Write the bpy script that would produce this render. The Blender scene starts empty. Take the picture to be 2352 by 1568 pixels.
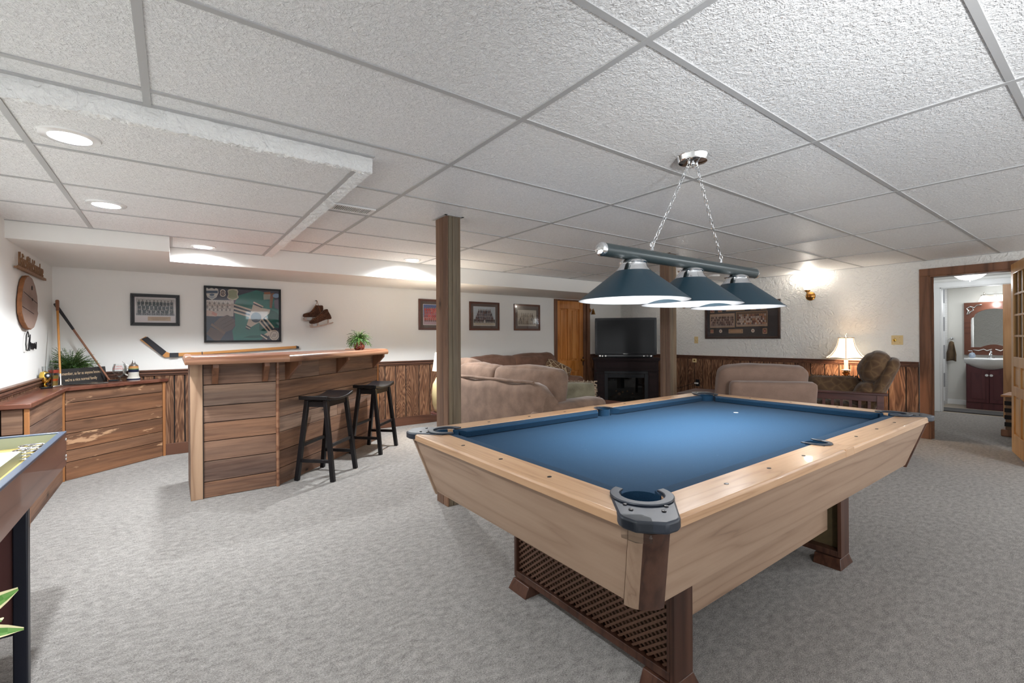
import bpy, math, random
from mathutils import Vector, Matrix, noise
random.seed(7)
SC = bpy.context.scene
COL = SC.collection
PI = math.pi
# ---------------------------------------------------------------- camera, world, exposure
CAMZ = 1.2222
YAW, ROLL = 0.6355, -0.0053
F = Vector((math.sin(YAW), math.cos(YAW), 0)); R = Vector((math.cos(YAW), -math.sin(YAW), 0)); U = Vector((0, 0, 1))
R2 = R * math.cos(ROLL) + U * math.sin(ROLL); U2 = U * math.cos(ROLL) - R * math.sin(ROLL)
cd = bpy.data.cameras.new('camera'); cam = bpy.data.objects.new('camera', cd); COL.objects.link(cam)
cd.sensor_width = 36.0; cd.lens = 1056.7 / 2352 * 36; cd.shift_y = -8.8 / 2352; cd.clip_start = 0.02
M = Matrix.Identity(4)
for i in range(3):
    M[i][0] = R2[i]; M[i][1] = U2[i]; M[i][2] = -F[i]
M[2][3] = CAMZ
cam.matrix_world = M
SC.camera = cam
W = bpy.data.worlds.new('world'); SC.world = W; W.use_nodes = True
W.node_tree.nodes['Background'].inputs[0].default_value = (0.97, 0.98, 1.0, 1)
W.node_tree.nodes['Background'].inputs[1].default_value = 1.15
vs = SC.view_settings; vs.view_transform = 'Standard'; vs.look = 'None'; vs.gamma = 1.0; vs.use_curve_mapping = False
vs.exposure = 0.97
SC.cycles.max_bounces = 8; SC.cycles.diffuse_bounces = 5; SC.cycles.glossy_bounces = 4; SC.cycles.transparent_max_bounces = 12
SC.cycles.caustics_reflective = False; SC.cycles.caustics_refractive = False
SC.cycles.sample_clamp_indirect = 6.0
CEIL = 2.111; LOW = 2.04; SOF = 1.915; XL = -0.917; XR = 7.19; YB = 6.10; XJ = 7.31

def light(kind, name, loc, power, color=(1, 1, 1), size=0.1, size_y=None, aim=None, spot=None, blend=0.5):
    d = bpy.data.lights.new(name, kind); d.energy = power; d.color = color
    if kind == 'AREA':
        d.size = size
        if size_y: d.shape = 'RECTANGLE'; d.size_y = size_y
        else: d.shape = 'DISK'
    elif kind in ('POINT', 'SPOT'):
        d.shadow_soft_size = size
    if kind == 'SPOT': d.spot_size = spot; d.spot_blend = blend
    o = bpy.data.objects.new(name, d); COL.objects.link(o); o.location = loc
    if aim is not None: o.rotation_euler = (Vector(aim) - Vector(loc)).to_track_quat('-Z', 'Y').to_euler()
    return o
WARM = (1.0, 0.84, 0.66); NEU = (0.90, 0.955, 1.0)
# daylight from the windows behind the camera, an added bounce spot, and the ceiling fixtures of this half of the room
light('AREA', 'window_daylight', (1.95, -2.8, 1.90), 2, (0.80, 0.92, 1.0), .55, 0.22, aim=(1.5, 4, 1.2))
light('SPOT', 'added_bounce_fill', (0.5, -0.9, 1.45), 170, (0.95, 0.98, 1.0), .12, aim=(1.9, -0.2, 2.11), spot=math.radians(118), blend=1.0)  # added fill spot aimed up to brighten the near ceiling, not a room fixture
light('AREA', 'ceiling_lamp_near_left', (-.35, 0.75, 2.10), 12, NEU, 0.22, aim=(-.35, 0.75, 0))
light('AREA', 'ceiling_lamp_right', (5.2, -0.8, 2.06), 18, NEU, 0.35, aim=(4.9, -0.3, 0))

# ---------------------------------------------------------------- helpers
def tag(o, label=None, cat=None, group=None, kind=None):
    if label: o['label'] = label
    if cat: o['category'] = cat
    if group: o['group'] = group
    if kind: o['kind'] = kind
    return o
def thing(name, label, cat, loc=(0, 0, 0), rz=0.0, group=None):
    o = bpy.data.objects.new(name, None); COL.objects.link(o); o.location = loc; o.rotation_euler = (0, 0, rz)
    o.empty_display_size = 0.05
    return tag(o, label, cat, group)
def copy_tree(o, parent=None):
    c = o.copy(); COL.objects.link(c)
    if parent is not None: c.parent = parent
    for ch in [x for x in KIDS.get(o.name, [])]:
        k = copy_tree(ch, c); KIDS.setdefault(c.name, []).append(k)
    return c
KIDS = {}
def T(x=0, y=0, z=0, rx=0, ry=0, rz=0):
    return Matrix.Translation((x, y, z)) @ Matrix.Rotation(rz, 4, 'Z') @ Matrix.Rotation(ry, 4, 'Y') @ Matrix.Rotation(rx, 4, 'X')

class MB:
    def __init__(s): s.v = []; s.f = []; s.c = []; s.r = []; s.sm = []
    def add(s, vs, fs, c=(1, 1, 1), rnd=None, M=None, smooth=False):
        n = len(s.v)
        if rnd is None: rnd = random.random()
        for p in vs:
            p = Vector(p)
            if M is not None: p = M @ p
            s.v.append(p)
        for f in fs:
            s.f.append([i + n for i in f]); s.c.append(c); s.r.append(rnd); s.sm.append(smooth)
        return s
    def box(s, x0, x1, y0, y1, z0, z1, c=(1, 1, 1), rnd=None, M=None):
        vs = [(x0, y0, z0), (x1, y0, z0), (x1, y1, z0), (x0, y1, z0), (x0, y0, z1), (x1, y0, z1), (x1, y1, z1), (x0, y1, z1)]
        return s.add(vs, [(0, 3, 2, 1), (4, 5, 6, 7), (0, 1, 5, 4), (1, 2, 6, 5), (2, 3, 7, 6), (3, 0, 4, 7)], c, rnd, M)
    def beam(s, a, b, w, h, c=(1, 1, 1), rnd=None, up=(0, 0, 1), M=None, w2=None, h2=None):
        a, b = Vector(a), Vector(b); d = (b - a).normalized(); up = Vector(up)
        x = d.cross(up)
        if x.length < 1e-4: x = d.cross(Vector((1, 0, 0)))
        x.normalize(); y = x.cross(d).normalized(); w2 = w if w2 is None else w2; h2 = h if h2 is None else h2
        vs = [a - x*w/2 - y*h/2, a + x*w/2 - y*h/2, a + x*w/2 + y*h/2, a - x*w/2 + y*h/2,
              b - x*w2/2 - y*h2/2, b + x*w2/2 - y*h2/2, b + x*w2/2 + y*h2/2, b - x*w2/2 + y*h2/2]
        return s.add(vs, [(0, 3, 2, 1), (4, 5, 6, 7), (0, 1, 5, 4), (1, 2, 6, 5), (2, 3, 7, 6), (3, 0, 4, 7)], c, rnd, M)
    def prism(s, poly, z0, z1, c=(1, 1, 1), rnd=None, M=None):
        n = len(poly)
        A = sum(poly[i][0]*poly[(i+1) % n][1] - poly[(i+1) % n][0]*poly[i][1] for i in range(n))
        if A < 0: poly = poly[::-1]
        vs = [(x, y, z0) for x, y in poly] + [(x, y, z1) for x, y in poly]
        fs = [tuple(range(n - 1, -1, -1)), tuple(range(n, 2*n))] + [(i, (i+1) % n, n + (i+1) % n, n + i) for i in range(n)]
        return s.add(vs, fs, c, rnd, M)
    def lathe(s, prof, seg=32, c=(1, 1, 1), M=None, rnd=None):
        vs = []; fs = []; n = len(prof)
        for k in range(seg):
            a = 2*PI*k/seg
            for r, z in prof: vs.append((r*math.cos(a), r*math.sin(a), z))
        for k in range(seg):
            k2 = (k+1) % seg
            for i in range(n-1): fs.append((k*n+i, k2*n+i, k2*n+i+1, k*n+i+1))
        if prof[0][0] > 1e-5: fs.append(tuple(k*n for k in range(seg-1, -1, -1)))
        if prof[-1][0] > 1e-5: fs.append(tuple(k*n+n-1 for k in range(seg)))
        return s.add(vs, fs, c, rnd, M, True)
    def shell(s, prof, seg=40, c=(1, 1, 1), M=None):   # open lathe, no caps
        vs = []; fs = []; n = len(prof)
        for k in range(seg):
            a = 2*PI*k/seg
            for r, z in prof: vs.append((r*math.cos(a), r*math.sin(a), z))
        for k in range(seg):
            k2 = (k+1) % seg
            for i in range(n-1): fs.append((k*n+i, k2*n+i, k2*n+i+1, k*n+i+1))
        return s.add(vs, fs, c, None, M, True)
    def tube(s, pts, r, seg=8, c=(1, 1, 1), closed=False, M=None, caps=True, sx=1.0):
        pts = [Vector(p) for p in pts]; n = len(pts); vs = []; fs = []
        rr = r if isinstance(r, (list, tuple)) else [r]*n
        prev = None
        for i, p in enumerate(pts):
            if closed: d = pts[(i+1) % n] - pts[i-1]
            else: d = pts[min(i+1, n-1)] - pts[max(i-1, 0)]
            d.normalize()
            if prev is None:
                up = Vector((0, 0, 1)) if abs(d.z) < 0.9 else Vector((1, 0, 0))
                x = d.cross(up).normalized()
            else:
                x = (prev - d*prev.dot(d)).normalized()
            prev = x; y = d.cross(x)
            for k in range(seg):
                a = 2*PI*k/seg; vs.append(p + (x*math.cos(a) + y*math.sin(a)*sx)*rr[i])
        m = n if closed else n-1
        for i in range(m):
            j = (i+1) % n
            for k in range(seg): fs.append((i*seg+k, i*seg+(k+1) % seg, j*seg+(k+1) % seg, j*seg+k))
        if caps and not closed: fs += [tuple(range(seg-1, -1, -1)), tuple((n-1)*seg+k for k in range(seg))]
        return s.add(vs, fs, c, None, M, True)
    def rbox(s, c0, size, r, M=None, n=8, puff=0.0, c=(1, 1, 1), wr=0.0, seed=0.0):
        hx, hy, hz = [q/2 for q in size]; rnd = random.random()
        idx = {}; vs = []; fs = []
        def P(i, j, k):
            key = (i, j, k)
            if key in idx: return idx[key]
            p = Vector((hx*f(i), hy*f(j), hz*f(k)))
            q = Vector((max(-(hx-r), min(hx-r, p.x)), max(-(hy-r), min(hy-r, p.y)), max(-(hz-r), min(hz-r, p.z))))
            d = p - q
            if d.length < 1e-9: d = Vector((1e-9, 0, 0))
            p2 = q + d.normalized()*r
            if puff:
                a, b, e = 1-(p.x/hx)**2, 1-(p.y/hy)**2, 1-(p.z/hz)**2
                p2 += Vector((math.copysign(1, p.x)*puff*b*e*(abs(p.x) > hx*.98), math.copysign(1, p.y)*puff*a*e*(abs(p.y) > hy*.98), math.copysign(1, p.z)*puff*a*b*(abs(p.z) > hz*.98)))
            if wr:
                nn = noise.noise(p2*5 + Vector((seed, seed*2, 0)))*wr + noise.noise(p2*13 + Vector((seed, 3, seed)))*wr*.4
                p2 += d.normalized()*nn
            idx[key] = len(vs); vs.append(p2 + Vector(c0)); return idx[key]
        def f(i):
            t = 2*i/n-1; return math.copysign(1-(1-abs(t))**1.6, t)
        for a in range(n):
            for b in range(n):
                fs.append((P(a, b, 0), P(a, b+1, 0), P(a+1, b+1, 0), P(a+1, b, 0)))
                fs.append((P(a, b, n), P(a+1, b, n), P(a+1, b+1, n), P(a, b+1, n)))
                fs.append((P(a, 0, b), P(a+1, 0, b), P(a+1, 0, b+1), P(a, 0, b+1)))
                fs.append((P(a, n, b), P(a, n, b+1), P(a+1, n, b+1), P(a+1, n, b)))
                fs.append((P(0, a, b), P(0, a, b+1), P(0, a+1, b+1), P(0, a+1, b)))
                fs.append((P(n, a, b), P(n, a+1, b), P(n, a+1, b+1), P(n, a, b+1)))
        return s.add(vs, fs, c, rnd, M, True)
    def build(s, name, m, parent=None, bev=0.0, auto=35, loc=None, rz=None, seg=2):
        me = bpy.data.meshes.new(name); me.from_pydata(s.v, [], s.f); me.update()
        me.attributes.new('col', 'FLOAT_COLOR', 'FACE'); me.attributes.new('rnd', 'FLOAT', 'FACE'); ca = me.attributes['col']; ra = me.attributes['rnd']
        for i in range(len(s.f)):
            ca.data[i].color = (*s.c[i][:3], 1.0); ra.data[i].value = s.r[i]
        if any(s.sm) or bev:
            me.polygons.foreach_set('use_smooth', [True]*len(s.f))
            me.set_sharp_from_angle(angle=math.radians(auto))
        me.materials.append(m)
        o = bpy.data.objects.new(name, me); COL.objects.link(o)
        if loc is not None: o.location = loc
        if rz is not None: o.rotation_euler = (0, 0, rz)
        if parent is not None:
            o.parent = parent; KIDS.setdefault(parent.name, []).append(o)
        if bev:
            b = o.modifiers.new('bevel', 'BEVEL'); b.width = bev; b.segments = seg; b.limit_method = 'ANGLE'; b.angle_limit = math.radians(40)
        return o
def struct(name, mb, m, **k):
    o = mb.build(name, m, **k); o['kind'] = 'structure'; return o
def text_mesh(name, body, size, m, parent, M, extrude=0.002, shear=0, align='CENTER', sx=1.0, spacing=1.0, line=1.0, offset=0.0):
    cu = bpy.data.curves.new('lettering', 'FONT'); cu.body = body; cu.size = size; cu.extrude = extrude; cu.shear = shear
    cu.align_x = align; cu.align_y = 'CENTER'; cu.space_character = spacing; cu.space_line = line; cu.offset = offset; cu.resolution_u = 3
    tmp = bpy.data.objects.new('lettering_source', cu); COL.objects.link(tmp)
    dg = bpy.context.evaluated_depsgraph_get(); dg.update()
    me = bpy.data.meshes.new_from_object(tmp.evaluated_get(dg)); bpy.data.objects.remove(tmp); bpy.data.curves.remove(cu)
    me.transform(M @ Matrix.Diagonal((sx, 1, 1, 1)))
    me.materials.clear(); me.materials.append(m); me.name = name
    o = bpy.data.objects.new(name, me); COL.objects.link(o)
    if parent is not None: o.parent = parent; KIDS.setdefault(parent.name, []).append(o)
    return o
WALLM = Matrix.Rotation(PI/2, 4, 'X')          # text in XZ plane reading along +x, facing -y

# ---------------------------------------------------------------- materials
def newmat(name):
    m = bpy.data.materials.new(name); m.use_nodes = True; nt = m.node_tree
    return m, nt, nt.nodes['Principled BSDF']
def N(nt, typ, ins=None, **kw):
    n = nt.nodes.new('ShaderNode' + typ)
    for k, v in kw.items(): setattr(n, k, v)
    for k, v in (ins or {}).items():
        sk = n.inputs[k]
        if isinstance(v, bpy.types.NodeSocket): nt.links.new(v, sk)
        else: sk.default_value = v
    return n
def mathn(nt, op, a, b=0.0, c=0.0):
    return N(nt, 'Math', {0: a, 1: b, 2: c}, operation=op).outputs[0]
def ramp(nt, fac, stops):
    n = nt.nodes.new('ShaderNodeValToRGB'); e = n.color_ramp.elements
    while len(e) > 1: e.remove(e[-1])
    e[0].position = stops[0][0]; e[0].color = (*stops[0][1], 1)
    for p, c in stops[1:]:
        x = e.new(p); x.color = (*c, 1)
    nt.links.new(fac, n.inputs[0]); return n.outputs[0]
def mixc(nt, fac, a, b, blend='MIX'):
    n = nt.nodes.new('ShaderNodeMix'); n.data_type = 'RGBA'; n.blend_type = blend
    for i, v in ((0, fac), (6, a), (7, b)):
        if isinstance(v, bpy.types.NodeSocket): nt.links.new(v, n.inputs[i])
        else: n.inputs[i].default_value = v if i == 0 else (*v[:3], 1)
    return n.outputs[2]
def setb(nt, b, **k):
    for key, v in k.items():
        sk = b.inputs[key.replace('_', ' ')]
        if isinstance(v, bpy.types.NodeSocket): nt.links.new(v, sk)
        else: sk.default_value = (*v, 1) if isinstance(v, tuple) and len(v) == 3 else v
def bump(nt, b, h, strength=0.3, dist=0.01):
    n = N(nt, 'Bump', {'Height': h, 'Strength': strength, 'Distance': dist}); nt.links.new(n.outputs[0], b.inputs['Normal'])
def srgb(r, g, b):
    return tuple((x/255/12.92 if x/255 <= 0.04045 else ((x/255+0.055)/1.055)**2.4) for x in (r, g, b))
def plain(name, c, rough=0.5, metal=0.0, coat=0.0, nz=0.0, nscale=40, bmp=0.0, spec=0.5):
    m, nt, b = newmat(name); tc = N(nt, 'TexCoord').outputs['Object']
    n = N(nt, 'TexNoise', {'Vector': tc, 'Scale': nscale, 'Detail': 4.0}).outputs['Fac']
    if nz: col = mixc(nt, n, tuple(x*(1-nz) for x in c), tuple(min(1, x*(1+nz)) for x in c))
    else: col = c
    setb(nt, b, Base_Color=col, Roughness=rough, Metallic=metal, Coat_Weight=coat, Specular_IOR_Level=spec)
    if bmp: bump(nt, b, n, bmp, 0.004)
    return m
def vcol(name, rough=0.5, spec=0.3):
    m, nt, b = newmat(name); a = N(nt, 'Attribute', attribute_name='col').outputs['Color']
    tc = N(nt, 'TexCoord').outputs['Object']; n = N(nt, 'TexNoise', {'Vector': tc, 'Scale': 60.0, 'Detail': 3.0}).outputs['Fac']
    setb(nt, b, Base_Color=mixc(nt, mathn(nt, 'MULTIPLY', n, 0.25), a, (0, 0, 0)), Roughness=rough, Specular_IOR_Level=spec); return m
def emit(name, c, s):
    m, nt, b = newmat(name); setb(nt, b, Base_Color=c, Emission_Color=c, Emission_Strength=s, Roughness=0.5); return m
def glass(name, tint=(1, 1, 1), fac=1.0, rough=0.02):
    m, nt, b = newmat(name); nt.nodes.remove(b)
    tr = N(nt, 'BsdfTransparent', {'Color': (*tint, 1)}); gl = N(nt, 'BsdfGlossy', {'Roughness': rough})
    fr = N(nt, 'Fresnel', {'IOR': 1.45}).outputs[0]; f2 = mathn(nt, 'MULTIPLY', fr, fac)
    mx = N(nt, 'MixShader', {0: f2, 1: tr.outputs[0], 2: gl.outputs[0]})
    nt.links.new(mx.outputs[0], nt.nodes['Material Output'].inputs[0]); return m
def wood(name, stops, axis='X', scale=1.0, rings=7.0, rough=0.45, coat=0.0, tints=None, knots=0.0, scrape=None, bmp=0.15, fine=0.35, stretch=11.0):
    m, nt, b = newmat(name); tc = N(nt, 'TexCoord').outputs['Object']
    r = N(nt, 'Attribute', attribute_name='rnd').outputs['Fac']
    off = N(nt, 'CombineXYZ', {0: mathn(nt, 'MULTIPLY', r, 17.3), 1: mathn(nt, 'MULTIPLY', r, 9.1), 2: mathn(nt, 'MULTIPLY', r, 5.7)}).outputs[0]
    sc = {'X': (scale, scale*stretch, scale*stretch), 'Y': (scale*stretch, scale, scale*stretch), 'Z': (scale*stretch, scale*stretch, scale)}[axis]
    v = N(nt, 'VectorMath', {0: tc, 1: off}, operation='ADD').outputs[0]
    v2 = N(nt, 'Mapping', {'Vector': v, 'Scale': sc}).outputs[0]
    n1 = N(nt, 'TexNoise', {'Vector': v2, 'Scale': 0.62, 'Detail': 2.5, 'Roughness': 0.45, 'Distortion': 0.4}).outputs['Fac']
    ring = mathn(nt, 'FRACT', mathn(nt, 'MULTIPLY', n1, rings))
    ring = mathn(nt, 'SUBTRACT', 1.0, mathn(nt, 'POWER', mathn(nt, 'ABSOLUTE', mathn(nt, 'SUBTRACT', mathn(nt, 'MULTIPLY', ring, 2.0), 1.0)), 3.0))
    n2 = N(nt, 'TexNoise', {'Vector': v2, 'Scale': 5.0, 'Detail': 7.0, 'Roughness': 0.65}).outputs['Fac']
    g = mathn(nt, 'ADD', mathn(nt, 'MULTIPLY', ring, 1.0-fine), mathn(nt, 'MULTIPLY', n2, fine*1.2))
    g = mathn(nt, 'ADD', mathn(nt, 'MULTIPLY', g, 0.62), mathn(nt, 'MULTIPLY', n1, 0.4))
    col = ramp(nt, g, stops)
    if tints:
        t = ramp(nt, mathn(nt, 'FRACT', mathn(nt, 'MULTIPLY', r, 7.77)), [(i/(len(tints)-1), c) for i, c in enumerate(tints)])
        col = mixc(nt, 1.0, col, t, 'MULTIPLY')
        big = N(nt, 'TexNoise', {'Vector': v2, 'Scale': 0.5, 'Detail': 5.0}).outputs['Fac']
        t2 = ramp(nt, big, [(0.36, (0.58, 0.58, 0.63)), (0.62, (1.25, 1.16, 1.06))])
        col = mixc(nt, 0.8, col, t2, 'MULTIPLY')
    if knots:
        kv = N(nt, 'Mapping', {'Vector': v, 'Scale': tuple(knots*q for q in ({'X': (1, 0, 2.2), 'Y': (2.2, 1, 2.2), 'Z': (2.2, 2.2, 1)}[axis]))}).outputs[0]
        kd = N(nt, 'TexVoronoi', {'Vector': kv, 'Scale': 1.0, 'Randomness': 1.0}).outputs['Distance']
        kf = ramp(nt, kd, [(0.03, (1, 1, 1)), (0.05, (0.5, 0.5, 0.5)), (0.14, (0, 0, 0))])
        col = mixc(nt, kf, col, tuple(x*0.35 for x in stops[0][1]))
    if scrape:
        sv = N(nt, 'Mapping', {'Vector': v, 'Scale': ({'X': (2.2, 2.2, 9), 'Y': (2.2, 2.2, 9), 'Z': (9, 9, 2.2)}[axis])}).outputs[0]
        sn = N(nt, 'TexNoise', {'Vector': sv, 'Scale': 1.0, 'Detail': 8.0, 'Roughness': 0.6}).outputs['Fac']
        sf = ramp(nt, sn, [(0.60, (0, 0, 0)), (0.63, (0.75, 0.75, 0.75))])
        col = mixc(nt, sf, col, scrape)
    setb(nt, b, Base_Color=col, Roughness=rough, Coat_Weight=coat, Specular_IOR_Level=0.4)
    bump(nt, b, g, bmp, 0.004); return m

def m_plaster(name, c, coarse):
    m, nt, b = newmat(name); tc = N(nt, 'TexCoord').outputs['Object']
    n1 = N(nt, 'TexNoise', {'Vector': tc, 'Scale': 14.0 if coarse else 9.0, 'Detail': 6.0, 'Distortion': 1.6 if coarse else 0.3}).outputs['Fac']
    n2 = N(nt, 'TexNoise', {'Vector': tc, 'Scale': 60.0, 'Detail': 3.0, 'Distortion': 0.8}).outputs['Fac']
    h = mathn(nt, 'ADD', n1, mathn(nt, 'MULTIPLY', n2, 0.4))
    setb(nt, b, Base_Color=c, Roughness=0.75, Specular_IOR_Level=0.25)
    bump(nt, b, h, 1.0 if coarse else 0.15, 0.02 if coarse else 0.01); return m
WALLC = (0.80, 0.79, 0.76)
wall_m = m_plaster('plaster_smooth', WALLC, False)
stucco_m = m_plaster('plaster_stucco', WALLC, True)
def m_ceiling():
    m, nt, b = newmat('ceiling_tile'); tc = N(nt, 'TexCoord').outputs['Object']
    n1 = N(nt, 'TexNoise', {'Vector': tc, 'Scale': 80.0, 'Detail': 3.0, 'Roughness': 0.6, 'Distortion': 1.2}).outputs['Fac']
    n2 = N(nt, 'TexNoise', {'Vector': tc, 'Scale': 40.0, 'Detail': 2.0}).outputs['Fac']
    h = mathn(nt, 'ADD', n1, mathn(nt, 'MULTIPLY', n2, 0.5))
    col = ramp(nt, n1, [(0.3, (0.76, 0.76, 0.76)), (0.62, (0.93, 0.93, 0.93))])
    setb(nt, b, Base_Color=col, Roughness=0.42, Specular_IOR_Level=0.35); bump(nt, b, h, 1.0, 0.009); return m
ceil_m = m_ceiling()
def m_carpet():
    m, nt, b = newmat('carpet'); tc = N(nt, 'TexCoord').outputs['Object']
    mp = N(nt, 'Mapping', {'Vector': tc, 'Scale': (1.0, 1.9, 1.0), 'Rotation': (0, 0, 0.6)}).outputs[0]
    n1 = N(nt, 'TexNoise', {'Vector': mp, 'Scale': 170.0, 'Detail': 3.0, 'Roughness': 0.75, 'Distortion': 0.8}).outputs['Fac']
    n2 = N(nt, 'TexNoise', {'Vector': mp, 'Scale': 22.0, 'Detail': 3.0}).outputs['Fac']
    n3 = N(nt, 'TexNoise', {'Vector': tc, 'Scale': 1.5, 'Detail': 2.0}).outputs['Fac']
    f = mathn(nt, 'ADD', mathn(nt, 'MULTIPLY', n1, 0.75), mathn(nt, 'MULTIPLY', n2, 0.25))
    col = ramp(nt, f, [(0.39, (0.13, 0.115, 0.10)), (0.5, (0.35, 0.322, 0.295)), (0.6, (0.58, 0.545, 0.51))])
    col = mixc(nt, mathn(nt, 'MULTIPLY', n3, 0.25), col, (0.48, 0.44, 0.40))
    setb(nt, b, Base_Color=col, Roughness=0.95, Specular_IOR_Level=0.1, Sheen_Weight=0.2)
    bump(nt, b, f, 1.0, 0.012); return m
carpet_m = m_carpet()
barn = wood('barn_wood', [(0.2, srgb(70, 53, 44)), (0.45, srgb(116, 91, 76)), (0.75, srgb(150, 124, 104))], 'X', 1.0, 5.0, 0.65, 0.0, stretch=20,
            tints=[(0.62, 0.60, 0.62), (1.02, 0.86, 0.74), (0.92, 0.97, 1.04), (0.80, 0.64, 0.54), (1.12, 1.05, 0.98), (.70, .68, .72), (1.0, .82, .70)], knots=1.9, scrape=None, bmp=0.3, fine=0.75)
barn_s = wood('barn_wood_scraped', [(0.2, srgb(64, 44, 33)), (0.45, srgb(106, 77, 58)), (0.75, srgb(138, 104, 80))], 'X', 1.0, 5.0, 0.6, 0.0,
            tints=[(0.85, 0.78, 0.74), (1.05, 0.95, 0.85), (0.92, 0.90, 0.90), (1.0, 0.86, 0.72)], knots=2.0, scrape=srgb(205, 163, 126), bmp=0.3, fine=0.75, stretch=20)
post_m = wood('post_wood', [(0.2, srgb(88, 66, 54)), (0.5, srgb(128, 104, 86)), (0.8, srgb(158, 138, 118))], 'Z', 1.0, 4.0, 0.7,
            tints=[(0.70, 0.52, 0.46), (0.52, 0.60, 0.57), (0.62, 0.58, 0.55), (0.56, 0.63, 0.68)], knots=2.2, bmp=0.4, fine=0.8, stretch=22)
honey_trim = wood('honey_trim', [(0.2, srgb(140, 88, 50)), (0.8, srgb(178, 122, 76))], 'Z', 1.0, 4.0, 0.45, bmp=0.08)
pale_pine = wood('pale_pine', [(0.2, srgb(140, 108, 84)), (0.8, srgb(180, 148, 120))], 'Z', 1.0, 4.0, 0.55, bmp=0.1)
bar_edge = wood('bar_edge_wood', [(0.2, srgb(86, 54, 40)), (0.5, srgb(122, 82, 60)), (0.8, srgb(152, 112, 86))], 'X', 1.0, 5.0, 0.35, 0.1, bmp=0.08, stretch=16)
brown_trim = wood('dark_brown_trim', [(0.2, srgb(66, 42, 32)), (0.8, srgb(104, 70, 54))], 'X', 1.0, 4.0, 0.4, bmp=0.08)
brown_trim_v = wood('dark_brown_trim_vertical', [(0.2, srgb(84, 54, 38)), (0.8, srgb(128, 88, 64))], 'Z', 1.0, 4.0, 0.4, bmp=0.08)
def m_wains():
    m, nt, b = newmat('rough_sawn_panel'); tc = N(nt, 'TexCoord').outputs['Object']
    r = N(nt, 'Attribute', attribute_name='rnd').outputs['Fac']
    off = N(nt, 'CombineXYZ', {0: mathn(nt, 'MULTIPLY', r, 17.3), 1: mathn(nt, 'MULTIPLY', r, 9.1), 2: mathn(nt, 'MULTIPLY', r, 5.7)}).outputs[0]
    v = N(nt, 'VectorMath', {0: tc, 1: off}, operation='ADD').outputs[0]
    v2 = N(nt, 'Mapping', {'Vector': v, 'Scale': (8, 8, 1.2)}).outputs[0]
    n1 = N(nt, 'TexNoise', {'Vector': v2, 'Scale': 1.0, 'Detail': 2.0, 'Distortion': 1.2}).outputs['Fac']
    ring = mathn(nt, 'ABSOLUTE', mathn(nt, 'SUBTRACT', mathn(nt, 'MULTIPLY', mathn(nt, 'FRACT', mathn(nt, 'MULTIPLY', n1, mathn(nt, 'ADD', 5.0, mathn(nt, 'MULTIPLY', mathn(nt, 'FRACT', mathn(nt, 'MULTIPLY', r, 3.1)), 12.0)))), 2.0), 1.0))
    nf = N(nt, 'TexNoise', {'Vector': v2, 'Scale': 9.0, 'Detail': 5.0}).outputs['Fac']
    col = ramp(nt, mathn(nt, 'ADD', mathn(nt, 'MULTIPLY', ring, 0.6), mathn(nt, 'MULTIPLY', nf, 0.45)), [(0.15, srgb(82, 56, 42)), (0.5, srgb(122, 90, 70)), (0.95, srgb(166, 132, 106))])
    t = ramp(nt, mathn(nt, 'FRACT', mathn(nt, 'MULTIPLY', r, 5.3)), [(0, (0.55, 0.48, 0.44)), (0.5, (1.0, 0.90, 0.80)), (1, (0.72, 0.64, 0.58))])
    setb(nt, b, Base_Color=mixc(nt, 1.0, col, t, 'MULTIPLY'), Roughness=0.6, Specular_IOR_Level=0.3); bump(nt, b, ring, 0.5, 0.006); return m
wains_m = m_wains()
red_top = wood('red_stained_top', [(0.2, srgb(82, 48, 38)), (0.6, srgb(108, 66, 52)), (0.9, srgb(128, 86, 70))], 'X', 1.0, 4.0, 0.3, 0.2, bmp=0.05)
oak_skirt = wood('light_oak_laminate', [(0.22, srgb(104, 82, 66)), (0.48, srgb(142, 116, 96)), (0.8, srgb(160, 135, 114))], 'X', .8, 7.0, 0.42, 0.0, bmp=0.03, stretch=14, fine=.6)
oak_skirt_y = wood('light_oak_laminate_cross', [(0.22, srgb(104, 82, 66)), (0.48, srgb(142, 116, 96)), (0.8, srgb(160, 135, 114))], 'Y', .8, 7.0, 0.42, 0.0, bmp=0.03, stretch=14, fine=.6)
oak_skirt_v = wood('light_oak_laminate_upright', [(0.22, srgb(104, 82, 66)), (0.48, srgb(142, 116, 96)), (0.8, srgb(160, 135, 114))], 'Z', .8, 7.0, 0.42, 0.0, bmp=0.03, stretch=30, fine=.6)
oak_rail = wood('honey_oak_rail', [(0.15, srgb(128, 96, 70)), (0.5, srgb(166, 130, 98)), (0.9, srgb(184, 150, 118))], 'X', 1.2, 8.0, 0.3, 0.12, bmp=0.03, stretch=16, fine=.5)
oak_rail_y = wood('honey_oak_rail_cross', [(0.15, srgb(128, 96, 70)), (0.5, srgb(166, 130, 98)), (0.9, srgb(184, 150, 118))], 'Y', 1.2, 8.0, 0.3, 0.12, bmp=0.03, stretch=16, fine=.5)
walnut = wood('walnut_corner', [(0.15, srgb(30, 17, 13)), (0.5, srgb(62, 37, 27)), (0.9, srgb(92, 62, 48))], 'Z', 0.4, 6.0, 0.35, 0.1, bmp=0.03, stretch=40, fine=.6)
cherry = wood('dark_cherry', [(0.2, srgb(58, 32, 30)), (0.8, srgb(84, 50, 45))], 'Y', 1.0, 4.0, 0.35, 0.1, bmp=0.03)
espresso = wood('espresso_wood', [(0.2, srgb(22, 13, 15)), (0.8, srgb(36, 22, 24))], 'X', 1.0, 4.0, 0.85, bmp=0.0)
burgundy = wood('burgundy_vanity', [(0.2, srgb(70, 36, 40)), (0.8, srgb(92, 50, 53))], 'Z', 1.0, 4.0, 0.4, bmp=0.02)
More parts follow.
